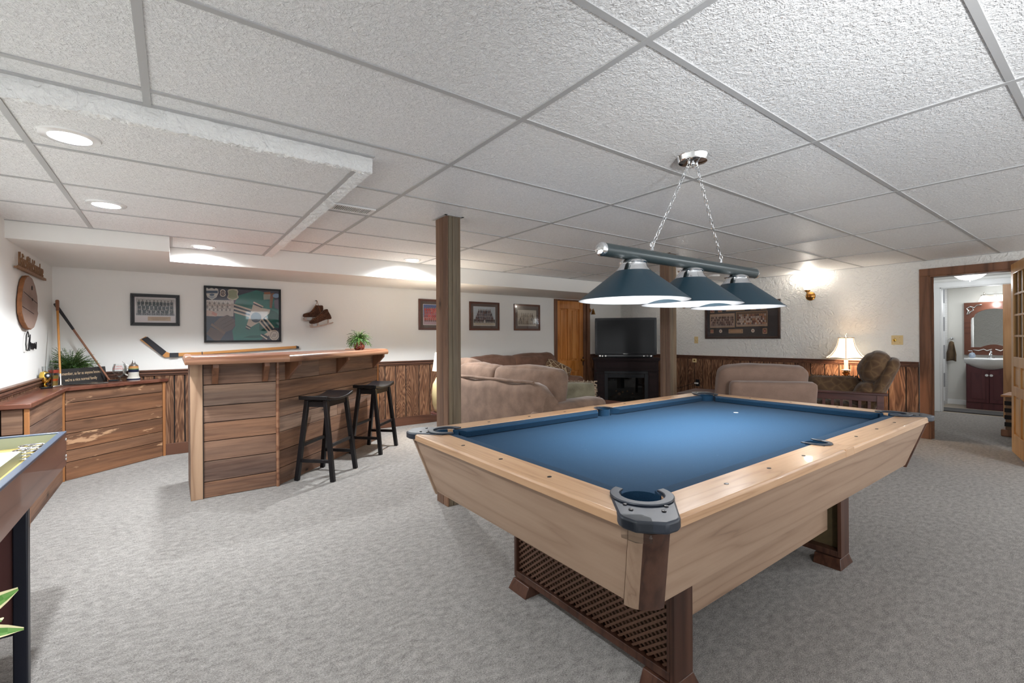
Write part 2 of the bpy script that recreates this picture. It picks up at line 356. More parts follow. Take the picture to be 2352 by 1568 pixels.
orange_pine = wood('orange_pine_door', [(0.2, srgb(158, 92, 34)), (0.6, srgb(194, 124, 58)), (0.9, srgb(214, 148, 84))], 'Z', 1.0, 4.0, 0.35, 0.15, bmp=0.03)
honey_door = wood('honey_door', [(0.2, srgb(188, 132, 72)), (0.6, srgb(214, 164, 100)), (0.9, srgb(230, 186, 126))], 'Z', 1.0, 4.0, 0.35, 0.15, bmp=0.03)
hall_door = wood('hall_door_wood', [(0.2, srgb(150, 104, 66)), (0.8, srgb(190, 146, 104))], 'Z', 1.0, 4.0, 0.4, bmp=0.03)
mahog = wood('mahogany_frame', [(0.2, srgb(70, 38, 28)), (0.8, srgb(98, 58, 42))], 'X', 1.0, 3.0, 0.35, 0.2, bmp=0.02)
slab_face = wood('log_slab_face', [(0.2, srgb(108, 84, 74)), (0.8, srgb(150, 126, 114))], 'X', 1.5, 5.0, 0.7, knots=3.0, bmp=0.1, stretch=2)
bark = plain('bark_edge', srgb(132, 84, 48), 0.8, nz=0.5, nscale=30, bmp=0.6)
stick_wood = wood('stick_wood', [(0.2, srgb(164, 104, 46)), (0.8, srgb(200, 142, 80))], 'X', 1.0, 3.0, 0.4, bmp=0.02)
cane_light = plain('club_shaft_honey', srgb(186, 126, 56), 0.4, nz=0.15)
cane_dark = plain('club_shaft_brown', srgb(132, 84, 58), 0.4, nz=0.2)
black_gloss = plain('black_lacquer', (0.009, 0.008, 0.009), 0.3, spec=.3)
black_tape = plain('black_tape', (0.03, 0.03, 0.035), 0.8, nz=0.3, nscale=200)
black_metal = plain('black_powdercoat', srgb(22, 26, 40), 0.4)
black_plastic = plain('black_plastic', (0.012, 0.013, 0.016), 0.5, spec=.25)
casting_m = plain('gunmetal_casting', srgb(34, 40, 50), 0.38, nz=0.15)
dark_gap = plain('dark_gap', (0.012, 0.009, 0.008), 0.9)
chrome = plain('chrome', (0.82, 0.84, 0.86), 0.08, metal=1.0)
nickel = plain('brushed_nickel', (0.55, 0.52, 0.46), 0.3, metal=1.0)
brass = plain('brass', srgb(176, 128, 70), 0.28, metal=1.0)
gold = plain('polished_gold', srgb(236, 196, 96), 0.15, metal=1.0)
silver = plain('silver_metal', (0.7, 0.69, 0.66), 0.25, metal=1.0)
steel_old = plain('old_blade_steel', srgb(150, 130, 118), 0.45, metal=0.8, nz=0.4)
white_m = plain('white_paint', (0.78, 0.78, 0.77), 0.4)
white_gloss = plain('white_ceramic', (0.82, 0.82, 0.81), 0.12, coat=0.5)
cream = plain('cream_plate', srgb(214, 190, 140), 0.4)
tbar_m = plain('grid_metal', (0.44, 0.44, 0.44), 0.5)
sparkle_m = m_plaster('white_stipple', (0.86, 0.86, 0.85), True)
shade_m = plain('dark_teal_enamel', srgb(26, 50, 62), 0.4, nz=0.05)
shade_in = emit('lit_shade_inside', (1.0, 0.98, 0.96), 1.2)
bulb_m = emit('glowing_bulb', (1.0, 0.95, 0.88), 14.0)
lens_m = emit('downlight_lens', (1.0, 0.96, 0.90), 9.0)
dome_m = emit('lit_glass_dome', (1.0, 0.97, 0.93), 1.2)
lampshade_m = emit('lit_lamp_shade', (1.0, 0.84, 0.62), 0.62)
sconce_m = emit('lit_sconce_glass', (1.0, 0.93, 0.82), 1.1)
pane_m = glass('picture_glass', (1, 1, 1), 0.45)
clear_m = glass('clear_glass', (0.97, 0.98, 0.98), 0.6)
dark_pane = glass('door_glass', (0.35, 0.30, 0.28), 1.2)
mirror_m = plain('mirror_silver', (0.75, 0.76, 0.74), 0.02, metal=1.0)
art_m = vcol('printed_colours', 0.5)
matte_v = vcol('coloured_surface', 0.6)
mat_dark = plain('dark_mat_board', srgb(98, 82, 74), 0.8)
screen_m = plain('television_screen', (0.013, 0.014, 0.016), 0.35, spec=.15)
piano_m = plain('piano_black', (0.006, 0.006, 0.008), 0.3, spec=.3)
felt_light = None
def m_felt():
    m, nt, b = newmat('blue_billiard_cloth'); tc = N(nt, 'TexCoord').outputs['Object']
    n = N(nt, 'TexNoise', {'Vector': tc, 'Scale': 240.0, 'Detail': 3.0}).outputs['Fac']
    n2 = N(nt, 'TexNoise', {'Vector': N(nt, 'Mapping', {'Vector': tc, 'Scale': (1, 4, 1), 'Rotation': (0, 0, 0.5)}).outputs[0], 'Scale': 26.0, 'Detail': 9.0, 'Roughness': 0.75}).outputs['Fac']
    ch = ramp(nt, n2, [(0.64, (0, 0, 0)), (0.78, (0.22, 0.22, 0.22))])
    col = mixc(nt, n, (0.007, 0.024, 0.050), (0.014, 0.040, 0.076))
    col = mixc(nt, ch, col, (0.35, 0.48, 0.60))
    setb(nt, b, Base_Color=col, Roughness=0.8, Specular_IOR_Level=0.04, Sheen_Weight=0.04, Sheen_Roughness=0.4); bump(nt, b, n, 0.15, 0.002); return m
felt = m_felt()
def m_fabric(name, c, scale=220.0, var=0.25, big=3.0):
    m, nt, b = newmat(name); tc = N(nt, 'TexCoord').outputs['Object']
    n = N(nt, 'TexNoise', {'Vector': tc, 'Scale': scale, 'Detail': 2.0}).outputs['Fac']
    n2 = N(nt, 'TexNoise', {'Vector': tc, 'Scale': big*3, 'Detail': 6.0}).outputs['Fac']
    f = mathn(nt, 'ADD', mathn(nt, 'MULTIPLY', n, 0.35), mathn(nt, 'MULTIPLY', n2, 0.65))
    col = ramp(nt, f, [(0.35, tuple(x*(1-var) for x in c)), (0.62, tuple(min(1, x*(1+var)) for x in c))])
    setb(nt, b, Base_Color=col, Roughness=0.9, Specular_IOR_Level=0.15, Sheen_Weight=0.25, Sheen_Roughness=0.4); bump(nt, b, n, 0.25, 0.003); return m
sofa_f = m_fabric('mocha_chenille', srgb(120, 98, 84))
sofa_d = m_fabric('mocha_cushion', srgb(108, 80, 66))
recl_f = m_fabric('taupe_recliner_cloth', srgb(122, 100, 88), var=0.12)
green_f = m_fabric('sage_pillow_cloth', srgb(112, 106, 88))
fringe_f = m_fabric('pillow_fringe', srgb(150, 132, 112), var=0.5)
towel_m = m_fabric('brown_towel', srgb(88, 72, 54))
mat_m = m_fabric('charcoal_bath_mat', srgb(70, 68, 68))
leather = m_fabric('old_brown_leather', srgb(74, 50, 38), 60.0, 0.5, 10.0)
def m_pattern(name, c1, c2, c3):
    m, nt, b = newmat(name); tc = N(nt, 'TexCoord').outputs['Object']
    mp = N(nt, 'Mapping', {'Vector': tc, 'Scale': (12, 12, 12), 'Rotation': (0.5, 0.6, 0.7)}).outputs[0]
    n = N(nt, 'TexVoronoi', {'Vector': mp, 'Scale': 1.0, 'Randomness': 0.4}, feature='DISTANCE_TO_EDGE').outputs['Distance']
    n2 = N(nt, 'TexNoise', {'Vector': tc, 'Scale': 25.0, 'Detail': 5.0}).outputs['Fac']
    col = ramp(nt, n, [(0.03, c1), (0.08, c2), (0.3, c3)])
    col = mixc(nt, mathn(nt, 'MULTIPLY', n2, 0.5), col, c2)
    setb(nt, b, Base_Color=col, Roughness=0.85, Specular_IOR_Level=0.2, Sheen_Weight=0.2); bump(nt, b, n, 0.3, 0.01); return m
chair_f = m_pattern('olive_trellis_cloth', srgb(100, 78, 54), srgb(86, 64, 44), srgb(72, 52, 36))
throw_f = m_pattern('striped_throw_pillow', srgb(192, 172, 140), srgb(84, 58, 40), srgb(132, 104, 76))
leaf_m = vcol('leaf_greens', 0.5)
ceramic_red = None
def m_speckle():
    m, nt, b = newmat('speckled_red_glaze'); tc = N(nt, 'TexCoord').outputs['Object']
    n = N(nt, 'TexNoise', {'Vector': tc, 'Scale': 110.0, 'Detail': 3.0}).outputs['Fac']
    setb(nt, b, Base_Color=ramp(nt, n, [(0.42, srgb(62, 22, 16)), (0.5, srgb(128, 54, 38)), (0.66, srgb(176, 104, 84))]), Roughness=0.12, Coat_Weight=0.6); return m
glaze = m_speckle()
def m_lino():
    m, nt, b = newmat('beige_bathroom_floor'); setb(nt, b, Base_Color=(0.5, 0.42, 0.33), Roughness=0.4); return m
lino = m_lino()
def m_tile():
    m, nt, b = newmat('white_shower_tile'); tc = N(nt, 'TexCoord').outputs['Object']
    br = N(nt, 'TexBrick', {'Vector': N(nt, 'Mapping', {'Vector': tc, 'Rotation': (PI/2, 0, 0), 'Scale': (8, 8, 8)}).outputs[0], 'Color1': (0.75, 0.75, 0.75, 1), 'Color2': (0.7, 0.7, 0.7, 1), 'Mortar': (0.5, 0.5, 0.5, 1), 'Scale': 1.0, 'Mortar Size': 0.02})
    setb(nt, b, Base_Color=br.outputs[0], Roughness=0.2); return m
tile_m = m_tile()

# ---------------------------------------------------------------- setting
from mathutils.geometry import tessellate_polygon
def circle(cx, cy, r, n=28): return [(cx+r*math.cos(2*PI*k/n), cy+r*math.sin(2*PI*k/n)) for k in range(n)]
def plate(mb, outer, holes, z, M=None):
    loops = [[Vector((x, y, z)) for x, y in L] for L in [outer]+holes]
    flat = [p for L in loops for p in L]
    tris = tessellate_polygon(loops)
    return mb.add(flat, [tuple(t) for t in tris], M=M)
b = MB(); b.box(XL-.1, 7.25, -3.0, 6.3, -.05, 0); struct('floor', b, carpet_m)
b = MB(); b.box(7.25, 9.93, -1.0, 2.9, -.05, -.001); struct('floor', b, carpet_m)
b = MB(); b.box(9.93, 11.3, -.2, 2.9, -.05, -.002); struct('floor', b, lino)
DL_LOW = [(-.33, 2.55), (-.32, 3.70), (.22, 4.90)]; DL_UP = [(2.19, 4.86)]
HR = .072
b = MB()
plate(b, [(XL-.05, -3.0), (7.3, -3.0), (7.3, 6.2), (.79, 6.2), (.79, 2.23), (XL-.05, 2.23)], [circle(x, y, HR) for x, y in DL_UP], CEIL)
struct('ceiling', b, ceil_m)
b = MB()
plate(b, [(XL-.05, 2.25), (.735, 2.25), (.735, 5.2), (-.01, 5.2), (-.01, 4.7), (XL-.05, 4.7)], [circle(x, y, HR) for x, y in DL_LOW], LOW+.004)
struct('ceiling', b, ceil_m)
# rough white edge of the lowered ceiling
def rough_strip(x0, x1, y0, y1, z0, z1, n, seedv):
    mb = MB(); L = max(x1-x0, y1-y0); alongx = (x1-x0) > (y1-y0)
    prof = [(0, 1), (0, .66), (0, .33), (0, 0), (.33, 0), (.66, 0), (1, 0), (1, .5), (1, 1)]
    vs = []; fs = []; m = len(prof)
    for i in range(n+1):
        t = i/n
        for a, zf in prof:
            if alongx: p = Vector((x0+(x1-x0)*t, y0+(y1-y0)*a, z0+(z1-z0)*zf))
            else: p = Vector((x0+(x1-x0)*a, y0+(y1-y0)*t, z0+(z1-z0)*zf))
            q = p*28+Vector((seedv, 0, 0)); d = noise.noise(q)*.009+noise.noise(q*2.7)*.007
            low = 1.0 if zf == 0 else .35
            vs.append(p+Vector((d*.5 if not alongx else 0, d*.5 if alongx else 0, d*low if zf < 1 else 0)))
    for i in range(n):
        for j in range(m-1): fs.append((i*m+j, (i+1)*m+j, (i+1)*m+j+1, i*m+j+1))
    mb.add(vs, fs); return mb
struct('trim_1', rough_strip(XL, .795, 2.228, 2.262, LOW-.004, CEIL, 420, 3), sparkle_m)
struct('trim_2', rough_strip(.728, .795, 2.262, 5.09, LOW-.004, CEIL, 520, 9), sparkle_m)
# suspended grid
b = MB(); w = .012
for i in range(-2, 6):
    x = 1.146+1.2192*i
    y1 = 2.228 if x < .79 else 5.09
    if i > -2: b.box(x-w, x+w, -3, y1, CEIL-.005, CEIL+.001)
for j in range(-7, 7):
    y = .866+.6096*j
    b.box((XL if y < 2.23 else .79), XR, y-w*.9, y+w*.9, CEIL-.004, CEIL+.001)
b.box(XL, .80, 2.205, 2.23, CEIL-.004, CEIL+.001); b.box(.795, XR, 5.066, 5.09, CEIL-.004, CEIL+.001); b.box(XR-.02, XR, -3, 5.09, CEIL-.004, CEIL+.001)
x = -.478; b.box(x-w, x+w, 2.262, 4.565, LOW-.001, LOW+.004)
b.box(.704, .728, 2.262, 5.09, LOW-.001, LOW+.004)
for k in range(4):
    y = 2.73+.6096*k; b.box(XL, .704, y-w*.8, y+w*.8, LOW, LOW+.004)
b.box(-.017, .704, 5.07, 5.09, LOW, LOW+.004); b.box(-.017, .003, 4.565, 5.09, LOW, LOW+.004)
struct('trim_3', b, tbar_m)
# boxed beam along the back wall
b = MB()
b.box(XL, -.017, 4.565, YB+.05, SOF+.005, LOW+.03); b.box(-.017, XR+.02, 5.09, YB+.05, SOF, CEIL+.02); struct('trim_4', b, wall_m)
# walls
DX0, DX1 = 5.42, 6.31
b = MB(); b.box(XL-.1, DX0, YB, YB+.12, 0, CEIL+.1); b.box(DX1, XR+.1, YB, YB+.12, 0, CEIL+.1); b.box(DX0, DX1, YB, YB+.12, SOF-.012, CEIL+.1); b.box(DX0, DX1, YB+.1, YB+.14, 0, SOF)
struct('wall_back', b, wall_m)
b = MB(); b.box(XL-.12, XL, -3.0, YB, 0, CEIL+.1); struct('wall_left', b, wall_m)
OY0, OY1, OZ = .655, 1.447, 1.925
b = MB(); b.box(XR, XJ, OY1, YB, 0, CEIL+.1); b.box(XR, XJ, -3.0, OY0, 0, CEIL+.1); b.box(XR, XJ, OY0, OY1, OZ, CEIL+.1)
struct('wall_right', b, stucco_m)
# wainscot boards
def wains(name, L, place, seedv):
    rr = random.Random(seedv); g = MB(); mb = MB(); x = 0
    g.box(0, L, -.006, 0, .0, .87)
    while x < L-.01:
        wd = rr.choice([.09, .12, .15, .17, .2]); x1 = min(L, x+wd)
        mb.box(x+.006, max(x+.008, x1-.006), -.014, -.004, .10, .86, rnd=rr.random()); x = x1
    M = place
    for q in (g, mb): q.v = [M @ p for p in q.v]
    struct(name, mb, wains_m); struct(name, g, dark_gap)
def rail(name, L, place):
    mb = MB(); mb.box(0, L, -.022, 0, .842, .862); mb.box(0, L, -.034, 0, .862, .880); mb.box(0, L, -.026, 0, .880, .892); mb.box(0, L, -.04, 0, .892, .906)
    mb.v = [place @ p for p in mb.v]; struct(name, mb, brown_trim, bev=.003)
def skirting(name, L, place, m=brown_trim):
    mb = MB(); mb.box(0, L, -.024, 0, 0, .12); mb.v = [place @ p for p in mb.v]; struct(name, mb, m, bev=.003)
P_BACK = T(XL, YB, 0); P_BACK2 = T(DX1, YB, 0); P_LEFT = T(XL, 1.0, 0, rz=PI/2); P_RIGHT = T(XR, YB, 0, rz=-PI/2)
wains('trim_5', DX0-XL, P_BACK, 1); wains('trim_5', XR-DX1, P_BACK2, 2); wains('trim_5', YB-1.0, P_LEFT, 3); wains('trim_5', YB-1.54, P_RIGHT, 4)
rail('trim_6', DX0-XL-.02, P_BACK); rail('trim_6', XR-DX1, P_BACK2); rail('trim_6', YB-1.0, P_LEFT); rail('trim_6', YB-1.54, P_RIGHT)
skirting('baseboard_back', DX0-XL-.02, P_BACK); skirting('baseboard_left', YB-1.0, P_LEFT); skirting('baseboard_right', YB-1.54, P_RIGHT)
# door in the back wall
d = thing('door_1', None, None, (DX0, YB, 0)); d['kind'] = 'structure'
b = MB()
b.box(0, .07, -.02, .03, 0, SOF-.012); b.box(.74, .80, .0, .06, 0, SOF-.012); b.box(.82, .89, -.02, .03, 0, SOF-.012); b.box(0, .89, -.015, .03, SOF-.035, SOF-.012)
b.build('door_frame', brown_trim_v, d, bev=.004)
def panel_door(d, x0, x1, z1, y, m, panes=None, rails=((0, .2), (.62, .80), (1.74, 1.9)), mull=True, th=.035, st=.09):
    b = MB(); xm = (x0+x1)/2
    b.box(x0, x0+st, y, y+th, 0, z1); b.box(x1-st, x1, y, y+th, 0, z1)
    for a, c in rails: b.box(x0+st, x1-st, y+.001, y+th, a, min(c, z1))
    for (a, c), (a2, c2) in zip(rails, rails[1:]): b.box(xm-st/2, xm+st/2, y+.001, y+th, c, a2)
    b.build('door_stile', m, d, bev=.003)
    for a in range(len(rails)-1):
        z0, z2 = rails[a][1], rails[a+1][0]
        for (p, q) in ((x0+st, xm-st/2), (xm+st/2, x1-st)):
            e = MB(); e.box(p, q, y+.020, y+.026, z0, z2); e.box(p+.028, q-.028, y+.010, y+.024, z0+.028, z2-.028); e.build('door_panel', m, d, bev=.004)
panel_door(d, .07, .74, SOF-.035, .02, orange_pine)
b = MB(); b.lathe([(0, 0), (.022, .0), (.022, .006), (.009, .01), (.009, .03), (.024, .04), (.027, .052), (.018, .064), (0, .068)], 20, M=T(.695, .02, .80, rx=PI/2)); b.build('door_knob', brass, d)
b = MB(); b.box(.725, .745, .01, .02, .70, .86); b.build('lock_plate', black_plastic, d)
# casing of the doorway to the hall
b = MB()
b.box(XR-.02, XR, OY1, OY1+.085, 0, OZ+.0); b.box(XR-.02, XR, OY0-.09, OY1+.085, OZ, OZ+.085); b.box(XR-.02, XR, OY0-.085, OY0, 0, OZ)
b.box(XR-.021, XJ+.02, OY1-.016, OY1+.001, 0, OZ); b.box(XR-.021, XJ+.02, OY0-.001, OY0+.016, 0, OZ); b.box(XR-.021, XJ+.02, OY0, OY1, OZ-.016, OZ)
b.box(XR+.05, XR+.07, OY1-.03, OY1-.014, 0, OZ-.016)
struct('trim_7', b, brown_trim_v, bev=.003)

# hall and bathroom beyond
XB = 9.93; HC = 2.115
b = MB(); b.box(XJ, XB, -1.0, 2.9, HC, HC+.05); b.box(XB, 11.3, -.2, 2.9, HC+.1, HC+.15); struct('ceiling', b, wall_m)
BY0, BY1, BZ = 1.165, 1.865, 1.985
b = MB(); b.box(XB, XB+.1, BY1, 2.9, 0, HC+.1); b.box(XB, XB+.1, -1, BY0, 0, HC+.1); b.box(XB, XB+.1, BY0, BY1, BZ, HC+.1); struct('wall_hall', b, wall_m)
b = MB(); b.box(XJ, XB, 2.85, 2.95, 0, HC); b.box(XJ, XB, -1.05, -.95, 0, HC); struct('wall_hall_side', b, wall_m)
b = MB(); b.box(11.17, 11.27, -.2, 2.9, 0, 2.3); b.box(XB+.1, 11.2, -.25, -.15, 0, 2.3); b.box(XB+.1, 11.2, 2.85, 2.95, 0, 2.3); struct('wall_bathroom', b, plain('bathroom_paint', (0.60, 0.585, 0.54), 0.6))
b = MB()
b.box(XB-.025, XB, BY1, BY1+.09, 0, BZ); b.box(XB-.025, XB, BY0-.6, BY1+.09, BZ, BZ+.085); b.box(XB-.012, XB+.1, BY1-.018, BY1, 0, BZ); b.box(XB-.012, XB+.1, BY0, BY1, BZ-.015, BZ)
b.box(XB-.035, XB-.02, BY1+.075, BY1+.092, 0, BZ+.085); b.box(XB-.035, XB-.02, BY0-.6, BY1+.092, BZ+.07, BZ+.087)
struct('trim_8', b, white_m, bev=.003)
b = MB(); b.box(XB-.016, XB, BY1+.09, 2.85, 0, .09); b.box(11.155, 11.17, 1.0, 2.2, 0, .09); struct('baseboard_hall', b, white_m, bev=.004)
d2 = thing('door_2', None, None, (XB-.055, BY0+.0, 0)); d2['kind'] = 'structure'
panel_door(d2, 0, .74, 1.97, 0, hall_door)
d2.rotation_euler = (0, 0, -PI/2)

# glazed wood door swung open into the room
fd = thing('door_3', None, None, (7.045, .752, 0)); fd['kind'] = 'structure'
fd.rotation_euler = (0, 0, math.atan2(-.25, -.97))
b = MB(); y0, y1 = -.02, .018; Wd = .76
b.box(0, .105, y0, y1, .012, 1.955); b.box(Wd-.105, Wd, y0, y1, .012, 1.955)
for a, c in ((.012, .21), (.60, .70), (.90, 1.0), (1.85, 1.955)): b.box(.105, Wd-.105, y0, y1, a, c)
b.box(Wd/2-.04, Wd/2+.04, y0, y1, .21, .60); b.box(Wd/2-.04, Wd/2+.04, y0, y1, .70, .90); b.build('door_stile', honey_door, fd, bev=.003)
b = MB()
for a, c in ((.21, .60), (.70, .90)):
    for p, q in ((.105, Wd/2-.04), (Wd/2+.04, Wd-.105)): b.box(p, q, -.006, .006, a, c); b.box(p+.02, q-.02, -.011, .011, a+.02, c-.02)
b.build('door_panel', honey_door, fd, bev=.004)
b = MB()
for k in range(1, 4): z = 1.0+.85*k/4; b.box(.105, Wd-.105, -.014, .014, z-.01, z+.01)
for k in range(1, 3): x = .105+(Wd-.21)*k/3; b.box(x-.01, x+.01, -.013, .013, 1.0, 1.85)
b.build('muntin', honey_door, fd, bev=.002)
b = MB(); b.box(.105, Wd-.105, -.002, .002, 1.0, 1.85); b.build('glass_pane', dark_pane, fd)

# square posts boxed in old boards
def post(x0, x1, y0, y1, label, sd):
    rr = random.Random(sd); o = thing('support_post', label, 'post', (x0, y0, 0), group=None); w, h = x1-x0, y1-y0; t = .014
    def side(n, a, b_, f):
        base = {'l': .001, 'f': .0429, 'r': .127, 'b': .09}[n]
        cuts = [a, a+(b_-a)*rr.uniform(.3, .45), b_]
        mb = MB()
        for c0, c1 in zip(cuts, cuts[1:]): f(mb, c0+.001, c1-.001, base+rr.random()*.018)
        mb.build('post_board', post_m, o, bev=.0025)
    side('l', 0, h, lambda mb, a, c, r: mb.box(0, t, a, c, 0, CEIL, rnd=r)); side('f', t, w, lambda mb, a, c, r: mb.box(a, c, 0, t*.95, 0, CEIL, rnd=r))
    side('r', t, h, lambda mb, a, c, r: mb.box(w-t, w, a, c, 0, CEIL, rnd=r)); side('b', t, w-t, lambda mb, a, c, r: mb.box(a, c, h-t, h-.001, 0, CEIL, rnd=r))
    c = MB(); c.box(-.02, w+.02, -.02, -.001, CEIL-.003, CEIL+.0); c.box(-.02, -.001, -.02, h+.02, CEIL-.003, CEIL); c.box(w+.001, w+.02, -.02, h+.02, CEIL-.003, CEIL); c.build('ceiling_collar', tbar_m, o)
    return o
post(1.596, 1.712, 2.955, 3.125, 'weathered wood post nearer the camera, standing between the bar and the pool table', 12)
post(4.235, 4.36, 2.93, 3.05, 'weathered wood post farther back, rising behind the far corner pocket beside the fireplace', 5)

# recessed lights
def downlight(x, y, z, label, power):
    o = thing('recessed_light', label, 'ceiling light', (x, y, z), group='recessed ceiling lights')
    b = MB(); b.shell([(.066, -.002), (.067, -.008), (.094, -.006), (.098, .002)], 36); b.build('trim_ring', white_gloss, o)
    b = MB(); b.shell([(.067, -.003), (.070, .0), (.058, .075)], 36); b.build('reflector', chrome if False else white_gloss, o)
    b = MB(); b.lathe([(0, .055), (.05, .057), (.056, .066), (.055, .074), (0, .074)], 28); b.build('lens', lens_m, o)
    light('SPOT', 'downlight_lamp', (x, y, z+.04), power, NEU, .045, spot=math.radians(162), blend=.6)
DLL = ['recessed ceiling light with bright lens, nearest one in the lowered ceiling', 'recessed ceiling light in the lowered ceiling, between the nearest and the corner one',
       'recessed ceiling light tucked in the notch beside the boxed beam over the small corner cabinet', 'recessed ceiling light beyond the bar end, close to the boxed beam near the post']
for (x, y), l, p_ in zip(DL_LOW, DLL, (60, 100, 105)): downlight(x, y, LOW+.003, l, p_)
downlight(DL_UP[0][0], DL_UP[0][1], CEIL, DLL[3], 150)
o = thing('ceiling_vent', 'white slotted air register in the ceiling beside the lowered section', 'vent', (.99, 3.17, CEIL-.004))
b = MB(); b.box(-.14, .14, -.075, -.055, -.008, .003); b.box(-.14, .14, .055, .075, -.008, .003); b.box(-.14, -.12, -.055, .055, -.008, .003); b.box(.12, .14, -.055, .055, -.008, .003); b.build('vent_frame', white_m, o, bev=.002)
b = MB(); b.box(-.12, .12, -.055, .055, -.003, -.001); b.build('vent_backing', dark_gap, o)
b = MB()
for k in range(19): x = -.114+k*.0127; b.beam((x, -.055, -.006), (x, .055, -.006), .0045, .004)
b.build('vent_slat', white_m, o)
o = MB().lathe([(0, -.03), (.05, -.028), (.075, -.018), (.082, -.004), (.082, 0), (0, 0)], 32).build('smoke_detector', white_m, None, loc=(6.32, 3.63, CEIL)); tag(o, 'small round white detector on the ceiling behind the billiard lamp', 'detector')

# hall dome
o = thing('ceiling_lamp', 'lit frosted glass dome lamp on the hall ceiling beyond the doorway', 'ceiling light', (9.05, 1.385, HC))
b = MB(); b.lathe([(0, -.003), (.175, -.003), (.18, -.012), (.17, -.02), (0, -.02)], 40); b.build('ceiling_plate', nickel, o)
b = MB(); b.lathe([(0, -.115), (.05, -.112), (.11, -.092), (.16, -.05), (.178, -.018), (0, -.016)], 40); b.build('glass_dome', dome_m, o)
b = MB(); b.lathe([(0, -.137), (.007, -.132), (.009, -.122), (.004, -.114), (0, -.114)], 12); b.build('finial', nickel, o)
light('POINT', 'hall_lamp', (9.05, 1.385, 1.93), 9, NEU, .1)
light('AREA', 'bathroom_ceiling_lamp', (10.5, 1.3, 2.15), 5, NEU, .3, aim=(10.5, 1.3, 0))

# ---------------------------------------------------------------- pool table
PX, PY, HL, HW = 2.135, 1.3675, 1.242, .7025
pt = thing('pool_table', 'large pool table with blue cloth, light oak sides and dark plastic pocket corners', 'pool table', (PX, PY, 0))
BZD = .742
def arc(cx, cy, r, a0, a1, n): return [(cx+r*math.cos(math.radians(a0+(a1-a0)*k/n)), cy+r*math.sin(math.radians(a0+(a1-a0)*k/n))) for k in range(n+1)]
# bed cloth with notched pockets
cx0, cy0 = HL-.14, HW-.14
bed = []
ix, iy = HL-.125, HW-.125
bed += arc(ix-.01, -(iy-.01), .05, -180-30, -270+120-180+0, 1)[:0]
def cornernotch(sx, sy):
    pts = arc(0, 0, .055, 250, -20+0, 10)  # from outer side round the inner side
    return pts
poly = []
for sx, sy, order in ((-1, -1, 1), (1, -1, -1), (1, 1, 1), (-1, 1, -1)):
    c = [(sx*cx0, sy*(iy)), ]
    n = [(sx*(ix-.0), sy*(iy-.075)), (sx*(ix-.045), sy*(iy-.05)), (sx*(ix-.05), sy*(iy-.045)), (sx*(ix-.075), sy*iy)]
    pts = n if (order == 1) else n[::-1]
    poly += pts
    if (sx, sy) == (-1, -1) or (sx, sy) == (1, 1):
        s = sy
        poly += [( -.05 if s < 0 else .05, s*iy), (-.045 if s < 0 else .045, s*(iy-.022)), (0, s*(iy-.034)), (.045 if s < 0 else -.045, s*(iy-.022)), (.05 if s < 0 else -.05, s*iy)]
b = MB(); b.prism(poly, BZD-.03, BZD); b.build('bed_cloth', felt, pt)
def rail_wood(a0, a1, side, m, mit=(1, 1)):
    mb = MB()
    prof = [(0, .752), (0, .776), (.006, .7825), (.118, .7825), (.118, .752)]
    vs = []; n = len(prof)
    for t_ in (a0, a1):
        for d_, z in prof:
            t = t_ + ((-1 if t_ == a0 else 1)*(.105*(1-d_/.118)) if mit[0 if t_ == a0 else 1] else 0)
            if side == 's': vs.append((t, -HW+d_, z))
            if side == 'n': vs.append((t, HW-d_, z))
            if side == 'w': vs.append((-HL+d_, t, z))
            if side == 'e': vs.append((HL-d_, t, z))
    fs = [(i, (i+1) % n, n+(i+1) % n, n+i) for i in range(n)]+[tuple(range(n))[::-1], tuple(range(n, 2*n))]
    mb.add(vs, fs); mb.build('rail_cap', m, pt, bev=.002)
CO = .195
for s_ in 'sn':
    rail_wood(-HL+CO, -.043, s_, oak_rail, (1, 0)); rail_wood(.043, HL-CO, s_, oak_rail, (0, 1))
    mb = MB(); e_ = -1 if s_ == 's' else 1; ya_, yb_ = e_*HW, e_*(HW-.074); mb.box(-.043, .043, min(ya_, yb_), max(ya_, yb_), .752, .7825); mb.build('rail_cap', oak_rail, pt, bev=.001)
rail_wood(-HW+CO, HW-CO, 'w', oak_rail_y); rail_wood(-HW+CO, HW-CO, 'e', oak_rail_y)
def cushion(a0, a1, side):
    mb = MB(); prof = [(.1175, .7815), (.145, .7795), (.166, .776), (.170, .772), (.160, .7445), (.1175, .744)]; vs = []; n = len(prof)
    for t, sg in ((a0, 1), (a1, -1)):
        for d_, z in prof:
            tt = t+sg*max(0, (d_-.1175))*.9
            vs.append({'s': (tt, -HW+d_, z), 'n': (tt, HW-d_, z), 'w': (-HL+d_, tt, z), 'e': (HL-d_, tt, z)}[side])
    fs = [(i, (i+1) % n, n+(i+1) % n, n+i) for i in range(n)]+[tuple(range(n))[::-1], tuple(range(n, 2*n))]
    mb.add(vs, fs); mb.build('cushion', felt, pt, bev=.0015)
for s_ in 'sn':
    cushion(-HL+.19, -.052, s_); cushion(.052, HL-.19, s_)
for s_ in 'we': cushion(-HW+.19, HW-.19, s_)
